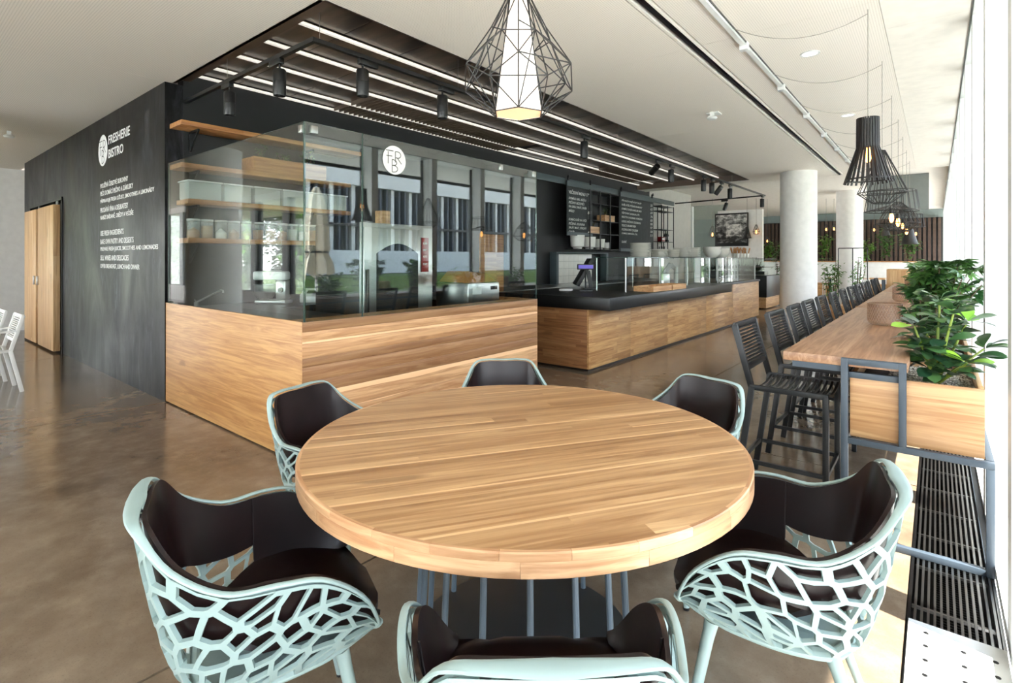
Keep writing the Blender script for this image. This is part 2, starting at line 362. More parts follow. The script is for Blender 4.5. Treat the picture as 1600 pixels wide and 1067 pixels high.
pl = tag(MB().box(-0.084, 0.196, 1.0, 2.556, -0.008, 0.006).build('floor_vent_cover', M['white'], bevel=.001), 'white perforated metal cover plate lying over the near end of the floor grille', 'cover plate')
h0 = MB().lathe([(0.0, 0), (0.0085, 0), (0.0085, 0.0006)], 10, (0, 0, 0.0062)).mesh('hole', M['black'])
for (hx, hy) in [(-.03, .0), (.075, .0), (.16, .03)]:
    for k in range(9): put('hole', h0, pl, (hx, 2.49 - hy - k * .085 - (.04 if hx > .07 and hx < .1 else 0), 0))

# ceiling boards (perforated) around the recess
rx0, rx1, ry0, ry1 = -5.86, -3.20, 1.95, 12.25
ce = struct(MB().box(-24, 0.9, -7, 12.75, CZ + 0.36, CZ + 0.40).build('ceiling', M['ceil_plain']))
def cpanel(x0, x1, y0, y1, mat='ceil'):
    MB().box(x0 + .0015, x1 - .0015, y0 + .0015, y1 - .0015, CZ, CZ + 0.03).build('ceiling_panel', M[mat], ce, smooth=False)
def cgrid(x0, x1, y0, y1, nx, ny, mat='ceil'):
    for i in range(nx):
        for j in range(ny):
            cpanel(x0 + (x1 - x0) * i / nx, x0 + (x1 - x0) * (i + 1) / nx, y0 + (y1 - y0) * j / ny, y0 + (y1 - y0) * (j + 1) / ny, mat)
cgrid(-24, -5.86, -7, 1.95, 5, 3); cgrid(-5.86, -3.2, -7, 1.95, 1, 3)
cgrid(-3.2, -1.62, -7, 12.75, 1, 7); cgrid(-1.48, -0.30, -7, 12.75, 1, 7); cgrid(-0.30, 0.19, -7, 12.75, 1, 10, 'ceil_plain')
cpanel(-5.86, -3.2, 12.25, 12.75, 'ceil_plain')
struct(MB().box(-24, 0.9, 12.75, 31, 3.34, 3.40).build('ceiling_far', M['ceil_plain']))
struct(MB().box(-5.9, 0.2, 12.72, 12.76, CZ - 0.001, 3.34).build('trim_2', M['ceil_plain']))
MB().box(-1.62, -1.48, -7, 12.75, CZ + 0.12, CZ + 0.14).build('slot_back', M['black'], ce)
for x in (-1.61, -1.56, -1.515):
    MB().box(x, x + .018, -7, 12.7, CZ - .004, CZ + .06).build('slot_profile', M['ceil_plain'] if x != -1.56 else M['blackmetal'], ce)
struct(MB().box(0.188, 0.197, -7, 26, CZ - 0.006, CZ + 0.02).build('trim_3', M['darksteel']))
# recess
rs = struct(MB().box(rx0 - .05, rx1 + .05, ry0 - .05, ry1 + .05, CZ + 0.20, CZ + 0.22).build('ceiling_recess', M['black']))
for a in ((rx0, rx1, ry0 - .03, ry0), (rx0, rx1, ry1, ry1 + .03), (rx1, rx1 + .02, ry0, ry1)):
    MB().box(*a, CZ, CZ + 0.20).build('recess_side', M['bronze_edge'], rs)
MB().box(rx0, rx1, ry0, ry0 + .13, CZ + .05, CZ + .075).build('recess_flange', M['bronze_edge'], rs)
st = [-3.86, -4.42, -4.94, -5.44, -5.80]
edges = [rx1] + st
for r_ in range(5):
    xa, xb = edges[r_ + 1] + .028, edges[r_] - (.028 if r_ else .004)
    n = 18; L = (ry1 - ry0) / n
    pm = MB().box(xa, xb, .004, L - .004, CZ + 0.135, CZ + 0.15).mesh('recess_panel', M['brownpanel'], smooth=False)
    for j in range(n):
        y = ry0 + j * L
        if r_ in (3, 4) and (3.4 < y < 6.6 or 9.4 < y < 11.4): continue
        put('recess_panel', pm, rs, (0, y, 0))
    if r_ in (3, 4):
        sl = MB().bar((xa, 0, CZ + .115), (xb, 0.0, CZ + .115), 0.012, 0.05).mesh('vent_slat', M['bronze_edge'], smooth=False)
        for (ya, yb) in ((3.66, 6.88), (9.55, 11.6)):
            for q in range(int((yb - ya) / .07)): put('vent_slat', sl, rs, (0, ya + q * .07, 0))
for x in st:
    MB().box(x - .016, x + .016, ry0 + .02, ry1 - .01, CZ + 0.10, CZ + 0.122).build('light_strip', M['strip'], rs)

# dark blackened wall on the left with the door niche, and the black kitchen wall behind the counters
wl = MB(); X0, X1 = -12.9, -5.86
wl.box(X0, -12.38, 1.86, 2.02, 0, CZ); wl.box(-12.38, -10.02, 1.86, 2.02, 2.27, CZ); wl.box(-10.02, X1 - .004, 1.86, 2.02, 0, CZ); wl.box(-12.38, -10.02, 1.98, 2.02, 0, 2.27)
wall_left = struct(wl.build('wall_left', M['blackwall'], smooth=False))
MB().box(-10.03, -10.0, 1.845, 1.862, 0, 2.31).build('niche_edge', M['black'], wall_left)
MB().box(-12.4, -10.0, 1.845, 1.862, 2.27, 2.31).build('niche_edge', M['black'], wall_left)
struct(MB().box(-6.0, -5.86, 2.02, 13.0, 0, 3.30).build('wall_back', M['blackmatte']))
struct(MB().box(-14.05, -13.9, 0.6, 4.5, 0, CZ).build('wall_end', M['whitewall']))
for i, (xa, xb) in enumerate(((-12.28, -11.36), (-11.2, -10.12))):
    d = struct(put('door_%d' % (i + 1), None, None, ((xa + xb) / 2, 1.83, 0)))
    w = (xb - xa) / 2
    MB().box(-w, w, -.06, .02, 0.03, 2.20 - .0).build('door_leaf', M['oak_door'], d, bevel=.003)
    MB().box(-w + .04 if i else w - .07, -w + .07 if i else w - .04, -.085, -.06, 0.98, 1.12).build('handle', M['steel'], d, bevel=.003)
    MB().box(w - .05, w, -.02, .0, 2.20, 2.25).build('door_hanger', M['steel'], d)

# writing on the dark wall
sg = thing('wall_lettering', 'white bistro name and two blocks of menu slogans written on the dark wall', 'lettering', (0, 1.8575, 0))
def wtext(body, x, z, w, h, name='text_line'):
    me = text_mesh(body, w, h, name); me.materials.append(M['vinyl']); put(name, me, sg, (x, 0, z), (R(90), 0, 0))['kind'] = 'stuff'
wtext('FRESHERIE', -7.719, 2.765, 0.80, 0.105, 'title'); wtext('BISTRO', -7.719, 2.60, 0.57, 0.105, 'title')
cz = ['POUŽÍVÁ ČERSTVÉ SUROVINY', 'PEČE DOMÁCÍ PEČIVO A ZÁKUSKY', 'PŘIPRAVUJE FRESH DŽUSY, SMOOTHIES A LIMONÁDY', 'PRODÁVÁ VÍNA A DELIKATESY', 'NABÍZÍ SNÍDANĚ, OBĚDY A VEČEŘE']
en = ['USE FRESH INGREDIENTS', 'BAKE OWN PASTRY AND DESSERTS', 'PREPARE FRESH JUICES, SMOOTHIES AND LEMONADES', 'SELL WINES AND DELICACIES', 'OFFER BREAKFAST, LUNCH AND DINNER']
for s_, z, xr in zip(cz + en, [2.296, 2.201, 2.098, 1.995, 1.9, 1.709, 1.606, 1.511, 1.408, 1.305], [-6.98, -6.81, -6.15, -6.98, -6.80, -7.14, -6.79, -6.04, -6.96, -6.6]):
    wtext(s_, -8.055, z - .03, xr + 8.055, 0.062 if s_ in en else 0.075)
def logo(parent, loc, rot, rad, fg, bgm):
    d = MB(); d.lathe([(0, 0), (rad, 0), (rad, 0.001), (0, 0.001)], 40); o = d.build('logo_disc', fg, parent, loc, rot, smooth=False)
    g = MB(); s = rad; t = .055 * rad; z = .0016
    def ln(a, b): g.bar((a[0] * s, a[1] * s, z), (b[0] * s, b[1] * s, z), t, .0006, (0, 0, 1))
    def arc(cx, cy, rx, ry, a0, a1, n=8):
        p = [(cx + rx * math.cos(R(a0 + (a1 - a0) * k / n)), cy + ry * math.sin(R(a0 + (a1 - a0) * k / n))) for k in range(n + 1)]
        for q in range(n): ln(p[q], p[q + 1])
    ln((-.55, .55), (-.55, -.3)); ln((-.75, .62), (-.1, .62)); ln((-.7, .25), (-.2, .25))
    ln((.08, .62), (.08, -.15)); ln((.08, .62), (.3, .62)); arc(.3, .4, .25, .22, 90, -90); ln((.3, .18), (.08, .18)); ln((.25, .18), (.62, -.2))
    ln((-.2, .05), (-.2, -.85)); arc(-.1, -.18, .3, .2, 90, -90); arc(-.1, -.6, .38, .24, 90, -90); ln((-.2, .02), (-.08, .02)); ln((-.2, -.38), (-.05, -.38)); ln((-.2, -.84), (-.08, -.84))
    g.build('monogram', bgm, o, smooth=False)
logo(sg, (-7.948, 0, 2.725), (R(90), 0, 0), 0.19, M['vinyl'], M['blackmatte'])

# right window wall: white fins, sill, glass panes
MY = [2.53 + 1.25 * k for k in range(-8, 19)]
fm = MB().box(0.20, 0.50, -.06, .06, 0, CZ + .3).mesh('mullion', M['white'], smooth=False)
wr = struct(MB().box(0.20, 0.50, -8, 26, 0.0, 0.06).build('wall_right', M['white']))
MB().box(0.20, 0.55, -8, 26, 3.135, 3.45).build('window_head', M['white'], wr)
for k, y in enumerate(MY):
    put('mullion', fm, wr, (0, y, 0))
wi = 1
pm = MB().box(0.44, 0.452, .062, 1.188, 0.06, 3.13).mesh('pane', M['glass_win'], smooth=False)
ff = MB(); ff.box(.43, .47, .061, .09, .06, 3.13); ff.box(.43, .47, 1.16, 1.189, .06, 3.13); ff.box(.43, .47, .09, 1.16, .06, .11); ff.box(.43, .47, .09, 1.16, 2.78, 2.83)
ffm = ff.mesh('window_frame', M['blackmetal'], smooth=False)
for k, y in enumerate(MY[:-1]):
    w_ = struct(put('window_%d' % wi, pm, None, (0, y, 0))); wi += 1
    put('window_frame', ffm, w_)
# glazed wall behind the camera (seen mirrored in the left glass screen)
wb = struct(MB().box(-24, 0.2, -3.3, -3.0, 0, 0.5).build('wall_rear', M['greywall']))
MB().box(-24, 0.2, -3.3, -3.0, 2.95, CZ + .35).build('window_head', M['greywall'], wb)
bm_ = MB().box(-.13, .13, -.12, .10, 0.5, 2.95).mesh('mullion', M['greycol'], smooth=False)
bp = MB().box(.13, 1.59, 0, .012, .5, 2.95).mesh('pane', M['glass_win'], smooth=False)
fr_ = MB(); fr_.box(.13, .17, -.03, .04, .5, 2.95); fr_.box(1.55, 1.59, -.03, .04, .5, 2.95); frm = fr_.mesh('window_frame', M['blackmetal'], smooth=False)
for k in range(14):
    put('mullion', bm_, wb, (-23.2 + 1.72 * k, -3.1, 0)); w_ = struct(put('window_%d' % wi, bp, None, (-23.2 + 1.72 * k, -3.12, 0))); wi += 1; put('window_frame', frm, w_)

# exterior
out = struct(MB().box(0.5, 60, -40, 80, -0.35, -0.05).build('ground_terrace', M['terrace']))
struct(MB().box(-14, 0.5, -40, -3.3, -0.35, -0.05).build('ground_rear', M['terrace'])); struct(MB().box(-60, -14.01, -40, -3.3, -0.35, -0.05).build('ground_garden', M['grass']))  # rear terrace added pale in place of lawn, bouncing daylight to the ceiling
struct(MB().box(7.5, 12.4, -20, 60, -0.05, 0.0).build('ground_lawn', M['grass']))
struct(MB().box(12.4, 15.9, -20, 60, -0.05, 0.6).build('ground_bank', M['grass']))
can = struct(MB().box(0.55, 2.6, -8, 28, 3.25, 3.6).build('canopy', M['concretewall']))
bl = thing('office_building', 'office block clad in tall dark vertical louvres across the lawn', 'building', (16, 15, 0))
MB().box(0, 6, -18, 22, 0, 5.0).build('wall', M['greyglass'] if False else M['louvre'], bl, smooth=False)
MB().box(-.5, 6, -18, 22, 5.0, 6.4).build('parapet', M['concretewall'], bl)
lv = MB().box(-.35, -.05, -.05, .05, 1.2, 5.0).mesh('louvre', M['louvre'], smooth=False); lv2 = MB().box(-.30, -.05, -.1, .1, 1.2, 5.0).mesh('louvre', M['concretewall'], smooth=False)
for k in range(100): put('louvre', lv if k % 3 else lv2, bl, (0, -17.8 + .4 * k, 0))
for z in (1.15, 3.0): MB().box(-.45, -.02, -18, 22, z, z + .12).build('ledge', M['blackmetal'], bl)
bt = tag(MB().box(12.5, 12.56, 2, 40, 0.75, 1.75).build('banner_fence', M['banner'], smooth=False), 'long white banner strung along the edge of the lawn', 'banner')

# ================================================================= plants
def leaf_mesh(name, L, Wd, mat, fold=0.18, curl=0.25, n=7, blunt=0.7):
    b = MB(); pts = []
    for i in range(n + 1):
        t = i / n; w = Wd * max(.02, math.sin(math.pi * min(1, t ** blunt)) ** .6) if t < 1 else .002
        y = L * t; z = -curl * L * t * t
        pts += [(-w, y, z + fold * w), (0, y, z), (w, y, z + fold * w)]
    b.grid(pts, n + 1, 3); return b.mesh(name, mat)
def orient(o, pos, d, roll=0.0):
    q = Vector(d).to_track_quat('Y', 'Z'); o.location = pos; o.rotation_mode = 'QUATERNION'
    from mathutils import Quaternion
    o.rotation_quaternion = q @ Quaternion((0, 1, 0), roll)
rub = [leaf_mesh('leaf', .092, .025, M['leaf_rubber'], blunt=1.35), leaf_mesh('leaf', .105, .031, M['leaf_rubber'], .12, .35, blunt=1.55), leaf_mesh('leaf', .095, .031, M['leaf_lime'], .1, .15, blunt=1.7)]
def palm_leaf(mat, L=.10, W_=.019, n=7):
    b = MB()
    for k in range(n):
        a = R(-115 + 230 * k / (n - 1)); l = L * (1 - .22 * abs(k - (n - 1) / 2) / ((n - 1) / 2)); pts = []
        for i in range(4):
            t = i / 3; w = W_ * (0.15, 1, .85, .08)[i]; cx, cy = math.sin(a) * l * (.12 + t * .9), math.cos(a) * l * (.12 + t * .9); px_, py_ = math.cos(a), -math.sin(a)
            z = -.35 * l * t * t
            pts += [(cx - px_ * w, cy - py_ * w, z), (cx, cy, z - .003), (cx + px_ * w, cy + py_ * w, z)]
        b.grid(pts, 4, 3)
    return b.mesh('leaf', mat)
schef = palm_leaf(M['leaf_dark'], .075, .0125); schef2 = palm_leaf(M['leaf_far'], .075, .013)
def branch(b, p0, d, L, r, bend=0.3, n=5):
    p = Vector(p0); d = Vector(d).normalized(); pts = [p.copy()]
    for i in range(n):
        d = (d + Vector((random.uniform(-bend, bend), random.uniform(-bend, bend), random.uniform(-.05, .18))) * .35).normalized(); p = p + d * L / n; pts.append(p.copy())
    b.tube(pts, [r * (1 - .5 * i / n) for i in range(n + 1)], 6); return pts
def rubber_plant(loc, label):
    t = thing('rubber_plant', label, 'plant', loc); b = MB(); rnd = random.Random(5); cnt = 0
    dirs = [(-.22, .1, 1.0), (.16, -.06, 1.0), (.45, .12, .50), (0, .6, .9), (.25, .5, .9), (-.35, -.10, .85), (.45, -.3, .45), (.04, .2, 1.2)]
    Ls = [.30, .38, .27, .34, .36, .20, .20, .42]
    for d, L in zip(dirs, Ls):
        pts = branch(b, (0, 0, 0), d, L, .009, .25)
        for i in range(2, len(pts)):
            for q in range(5 if i < len(pts) - 1 else 8):
                a = rnd.uniform(0, 6.28); up = rnd.uniform(-.15, .8) if i < 5 else rnd.uniform(.1, 1.1)
                v = Vector((math.cos(a), math.sin(a), up)); m = rub[2] if (i >= 5 and rnd.random() < .18) else rub[rnd.randint(0, 1)]
                o = put('leaf', m, t); orient(o, pts[i] + v * .01, v, rnd.uniform(-.6, .6)); o.scale = (1, 1, 1) if i > 1 else (.85,) * 3; cnt += 1
    b.build('stem', M['stem'], t); return t
def bushy(loc, label, h=.6, spread=.3, nb=12, per=7, meshes=None, cat='plant', name='umbrella_plant', group=None, seed=1, stemmat='wstem', scale=1.0):
    t = thing(name, label, cat, loc, 0, group); b = MB(); rnd = random.Random(seed); random.seed(seed)
    for k in range(nb):
        a = 6.28 * k / nb + rnd.uniform(-.3, .3); s = spread * rnd.uniform(.3, 1)
        pts = branch(b, (0, 0, 0), (math.cos(a) * s, math.sin(a) * s, h * rnd.uniform(.5, 1)), h * rnd.uniform(.65, 1.05), .006, .4)
        for q in range(per):
            i = rnd.choice([2, 3, 4, 5, 5]); a2 = rnd.uniform(0, 6.28); v = Vector((math.cos(a2), math.sin(a2), rnd.uniform(-.1, .9)))
            o = put('leaf', rnd.choice(meshes), t); orient(o, pts[i] + v * .03, v, rnd.uniform(-.5, .5)); o.scale = (scale * rnd.uniform(.8, 1.2),) * 3
    b.build('stem', M[stemmat], t); return t
def clump(loc, label, rx, ry, h, n=200, L=.10, mat='leaf_far', name='leafy_plant', seed=0, group=None, z0=.1, strap=False, stems=5):
    """far plant: its foliage too small to pick leaves from, one mesh of real leaves, plus stems"""
    t = thing(name, label, 'plant', loc, 0, group); rnd = random.Random(seed); b = MB()
    tips = [(rnd.uniform(-rx, rx) * .75, rnd.uniform(-ry, ry) * .75, h * rnd.uniform(.6, 1)) for _ in range(max(stems * 2, 3))]
    for k in range(n):
        c = rnd.choice(tips); f = rnd.random() ** .6
        p = Vector((c[0] * f + rnd.gauss(0, .16) * rx, c[1] * f + rnd.gauss(0, .16) * ry, z0 + (c[2] - z0) * f + rnd.gauss(0, .04)))
        if strap: p = Vector((rnd.uniform(-rx, rx) * .4, rnd.uniform(-ry, ry) * .9, z0))
        a = rnd.uniform(0, 6.28); d = Vector((math.cos(a), math.sin(a), rnd.uniform(.5, 2.2) if strap else rnd.uniform(-.5, .9))).normalized(); s = d.cross(Vector((0, 0, 1)))
        s = s.normalized() if s.length > .01 else Vector((1, 0, 0)); w = L * (.13 if strap else .3) * rnd.uniform(.7, 1.2); l = L * rnd.uniform(.7, 1.3) * (3 if strap else 1); dr = Vector((0, 0, -.3 * l))
        b.add([p, p + d * l * .45 + s * w, p + d * l + dr, p + d * l * .45 - s * w, p + d * l * .5 + Vector((0, 0, .1 * w))], [(0, 1, 4), (1, 2, 4), (2, 3, 4), (3, 0, 4)])
    o = b.build('foliage', M[mat], t, smooth=False); o['kind'] = 'stuff'
    s = MB(); [s.tube([(c[0] * .2, c[1] * .2, 0), (c[0] * .6, c[1] * .6, c[2] * .5), c], [.012, .009, .005], 5) for c in tips[:stems]]
    s.build('stem', M['wstem'], t); return t

# ================================================================= ROUND TABLE
TX, TY = -1.185, 1.53
tb = thing('round_table', 'big round oak dining table on a cage of blue-grey rods', 'table', (TX, TY, 0), R(90 - 33))
RT = 0.775
MB().lathe([(0, .006), (RT - .02, .006), (RT - .02, .058), (RT - .0125, .0600), (0, .0600)], 96, (0, 0, .69)).build('tabletop', M['oak_top'], tb)
n = 22
for lay, (z0, z1, nb, off) in enumerate(((.690, .7285, 16, .05), (.7288, .7495, 30, .12))):
    for k in range(nb):
        a0 = off + 2 * math.pi * k / nb + .0005; a1 = off + 2 * math.pi * (k + 1) / nb - .0005; m = MB(); q = 6 if lay == 0 else 4
        pr = [(RT - .03, z0), (RT - .002, z0), (RT, z0 + .002), (RT, z1 - .0015), (RT - .0015, z1), (RT - .03, z1)] if lay == 0 else [(RT - .019, z0), (RT, z0), (RT, z1 - .003), (RT - .003, z1 + .0004), (RT - .019, z1 + .0004)]
        pts = [(r_ * math.cos(a0 + (a1 - a0) * i / q), r_ * math.sin(a0 + (a1 - a0) * i / q), z) for r_, z in pr for i in range(q + 1)]
        m.grid(pts, len(pr), q + 1)
        # local frame so the grain follows the rim
        am = (a0 + a1) / 2; rot = Matrix.Rotation(-(am + math.pi / 2), 4, 'Z'); m.xf(rot)
        m.build('edge_block', M['oak_edge'], tb, (0, 0, 0), (0, 0, am + math.pi / 2))
MB().lathe([(0, .012), (.40, .012), (.405, .010), (.405, 0), (0, 0)], 64).build('base_plate', M['basedisc'], tb)
MB().lathe([(0, .69), (.36, .69), (.36, .682), (0, .682)], 48).build('top_plate', M['slate'], tb)
rod = MB().tube([(0.385, 0, .012), (.35, 0, .684)], .0105, 10).mesh('rod', M['rod'])
for k in range(16): put('rod', rod, tb, (0, 0, 0), (0, 0, 2 * math.pi * (k + .3) / 16))

# ================================================================= MINT ARMCHAIRS
RIM = [(0, -.305, .805), (.10, -.303, .806), (.172, -.283, .792), (.222, -.215, .712), (.262, -.105, .655), (.288, .015, .642), (.292, .115, .628), (.272, .215, .565), (.222, .275, .452)]
BAS = [(0, -.175, .375), (.085, -.172, .375), (.135, -.155, .375), (.168, -.12, .375), (.187, -.06, .378), (.197, .01, .382), (.20, .09, .39), (.198, .17, .402), (.19, .262, .432)]
RIM = [(x * .955, y * .935, z + (.014 if .01 < y < .2 else 0)) for x, y, z in RIM]; BAS = [(x * .955, y * .935, z) for x, y, z in BAS]
US = [0, .14, .25, .36, .48, .62, .76, .89, 1.0]
def cat(tab, u):
    s = 1 if u >= 0 else -1; u = min(abs(u), 1.0); i = max(k for k in range(len(US)) if US[k] <= u or k == 0); i = min(i, len(US) - 2)
    t = (u - US[i]) / (US[i + 1] - US[i]); P_ = lambda k: Vector(tab[k]) if 0 <= k < len(tab) else (Vector((-tab[-k][0], tab[-k][1], tab[-k][2])) if k < 0 else Vector(tab[-1]) * 2 - Vector(tab[-2]))
    p0, p1, p2, p3 = P_(i - 1), P_(i), P_(i + 1), P_(i + 2)
    r = 0.5 * ((2 * p1) + (p2 - p0) * t + (2 * p0 - 5 * p1 + 4 * p2 - p3) * t * t + (3 * p1 - p0 - 3 * p2 + p3) * t ** 3)
    return Vector((r.x * s, r.y, r.z))
def SH(u, v, off=0.0):
    b, r = cat(BAS, u), cat(RIM, u)
    def f(v):
        h = v ** .62; z = v ** 1.25; p = Vector((b.x + (r.x - b.x) * h, b.y + (r.y - b.y) * h, b.z + (r.z - b.z) * z)); return p
    p = f(v)
    if off:
        e = .01; du = (SH(min(1, u + e), v) - SH(max(-1, u - e), v)); dv = f(min(1, v + e)) - f(max(0.001, v - e)); nn = du.cross(dv)
        nn = nn.normalized() if nn.length > 1e-9 else Vector((0, 0, 0))
        p = p + nn * off * SGN
    return p
SGN = 1
_t = SH(0, .5, .01) - SH(0, .5)
if _t.y > 0: SGN = -1       # positive offset = outwards
def voronoi_cells(w, h, step, seed):
    # cells are stretched and slanted: Voronoi in a sheared space, mapped back
    rnd = random.Random(seed); pts = []; cells = []
    fw = lambda x, y: ((x + .45 * y * (1 if x < w / 2 else -1)) / 1.0, y * 1.35)
    ny = int(h / step * 1.15); nx = int(w / step)
    for j in range(ny):
        for i in range(nx):
            pts.append(((i + .5 + .5 * (j % 2) - .25) * w / nx + rnd.uniform(-.48, .48) * step, (j + .5) * h / ny + rnd.uniform(-.46, .46) * step))
    for k, (px, py) in enumerate(pts):
        poly = [(0, 0), (w, 0), (w, h), (0, h)]
        for q, (qx, qy) in enumerate(pts):
            if q == k or abs(qx - px) > 4 * step or abs(qy - py) > 4 * step: continue
            sg_ = 1 if (px + qx) / 2 < w / 2 else -1; ddx, ddy = (qx - px), (qy - py)
            # metric G = shear * anisotropy (symmetric positive), tilting the cells
            gxx, gxy, gyy = 1.45, .75 * sg_, 1.25
            mx, my, dx, dy = (px + qx) / 2, (py + qy) / 2, gxx * ddx + gxy * ddy, gxy * ddx + gyy * ddy; new = []
            for i in range(len(poly)):
                a, b = poly[i], poly[(i + 1) % len(poly)]; da = (a[0] - mx) * dx + (a[1] - my) * dy; db = (b[0] - mx) * dx + (b[1] - my) * dy
                if da <= 0: new.append(a)
                if (da < 0 < db) or (db < 0 < da): t = da / (da - db); new.append((a[0] + (b[0] - a[0]) * t, a[1] + (b[1] - a[1]) * t))
            poly = new
            if len(poly) < 3: break
        if len(poly) >= 3: cells.append(poly)
    return cells
def lattice():
    b = MB(); LU, LV = 1.42, .36
    for poly in voronoi_cells(LU, LV, .066, 11):
        # drop very short edges, subdivide long ones
        p2 = []
        for i, a in enumerate(poly):
            c = poly[(i + 1) % len(poly)]; d = math.hypot(a[0] - c[0], a[1] - c[1])
            p2.append(a)
            if d > .045: p2.append(((a[0] + c[0]) / 2, (a[1] + c[1]) / 2))
        cx = sum(p[0] for p in poly) / len(poly); cy = sum(p[1] for p in poly) / len(poly)
        rin = 1e9
        for i, a in enumerate(poly):
            c = poly[(i + 1) % len(poly)]; l = math.hypot(c[0] - a[0], c[1] - a[1]) or 1e-6; rin = min(rin, abs((c[0] - a[0]) * (a[1] - cy) - (a[0] - cx) * (c[1] - a[1])) / l)
        k = max(.3, 1 - (.0042 + .0016 * ((cx * 37.7) % 1)) / max(rin, .004)); inn = [(cx + (x - cx) * k, cy + (y - cy) * k) for x, y in p2]
        def mp(p, off): return SH(max(-1, min(1, (p[0] / LU) * 2 - 1)), .03 + .94 * p[1] / LV, off)
        m = len(p2); A = [mp(p, .0055) for p in p2]; B = [mp(p, .0055) for p in inn]; C = [mp(p, -.0055) for p in p2]; D = [mp(p, -.0055) for p in inn]
        b.add(A + B + C + D, [(i, (i + 1) % m, m + (i + 1) % m, m + i) for i in range(m)] + [(2 * m + i, 3 * m + i, 3 * m + (i + 1) % m, 2 * m + (i + 1) % m) for i in range(m)] + [(m + i, m + (i + 1) % m, 3 * m + (i + 1) % m, 3 * m + i) for i in range(m)])
    return b
def band(v, wout, wup, n=72, off=0.0, extra=0.0):
    """flange swept along the shell at height v; elliptical section"""
    b = MB(); k = 10; pts = []
    us = [-1 + 2 * i / n for i in range(n + 1)]
    for u in us:
        c = SH(u, v); o = (SH(u, v, .02) - c).normalized(); o.z *= .25; o.normalize()
        tdir = (SH(min(1, u + .01), v) - SH(max(-1, u - .01), v)).normalized(); up = tdir.cross(o).normalized()
        wb = wout * (1 + extra * max(0, 1 - abs(u) / .32))
        pts += [c + o * (off + wb * math.cos(2 * math.pi * q / k)) + up * wup * math.sin(2 * math.pi * q / k) for q in range(k + 1)]
    return b.grid(pts, n + 1, k + 1)
def lining(u0, u1, v0, v1, nu, nv, th=.010, inset=.016):
    """closed leather sheet on the inside of the shell"""
    b = MB(); f = lambda u: v0 if not callable(v0) else v0(u)
    g = lambda u: v1 if not callable(v1) else v1(u)
    for off, nrm in ((-inset, 1), (-inset - th, -1)):
        b.grid([SH(u0 + (u1 - u0) * i / nu, f(u0 + (u1 - u0) * i / nu) + (g(u0 + (u1 - u0) * i / nu) - f(u0 + (u1 - u0) * i / nu)) * j / nv, off) for i in range(nu + 1) for j in range(nv + 1)], nu + 1, nv + 1)
    h = (nu + 1) * (nv + 1); idx = lambda i, j: i * (nv + 1) + j
    loop = [idx(i, 0) for i in range(nu + 1)] + [idx(nu, j) for j in range(1, nv + 1)] + [idx(i, nv) for i in range(nu - 1, -1, -1)] + [idx(0, j) for j in range(nv - 1, 0, -1)]
    b.f += [(loop[i], loop[(i + 1) % len(loop)], loop[(i + 1) % len(loop)] + h, loop[i] + h) for i in range(len(loop))]; b.mi += [0] * len(loop)
    return b
def seat_pad():
    b = MB(); ns, rows = 18, []
    for sgn in (0, 1):
        for i in range(ns + 1):
            s = i / ns; u = .57 + .43 * s; row = []
            vt = .985 - .03 * s
            vl = [vt, vt * .86, vt * .7, vt * .55, .40]
            th = .016 + .012 * sgn
            left = [SH(-u, v, -th) for v in vl]; right = [SH(u, v, -th) for v in reversed(vl)]
            zl = .455 if s < .85 else .455 - .03 * ((s - .85) / .15) ** 1.5
            ymid = -.115 + .405 * s
            a, c = left[-1], right[0]; mid = []
            for q in range(1, 10):
                t = q / 10; w = math.sin(math.pi * t); x = a.x * .97 + (c.x - a.x) * .97 * t; y = a.y + (ymid - a.y) * min(1, w * 1.25); bl_ = min(1, w * 2.0)
                z = a.z * (1 - bl_) + zl * bl_ - sgn * -.012; z = min(a.z, z) if False else z
                mid.append(Vector((x, y, z)))
            row = left + mid + right; rows += row
    m = len(rows) // (2 * (ns + 1)); half = (ns + 1) * m
    b.grid(rows[:half], ns + 1, m); b.grid(rows[half:], ns + 1, m)
    idx = lambda i, j: i * m + j
    loop = [idx(0, j) for j in range(m)] + [idx(i, m - 1) for i in range(1, ns + 1)] + [idx(ns, j) for j in range(m - 2, -1, -1)] + [idx(i, 0) for i in range(ns - 1, 0, -1)]
    b.f += [(loop[i], loop[(i + 1) % len(loop)], loop[(i + 1) % len(loop)] + half, loop[i] + half) for i in range(len(loop))]; b.mi += [0] * len(loop)
    return b
CH_R = {12: .842, 74: .875, 133.4: .88, 193: .865, 254: .872, 310: .885}
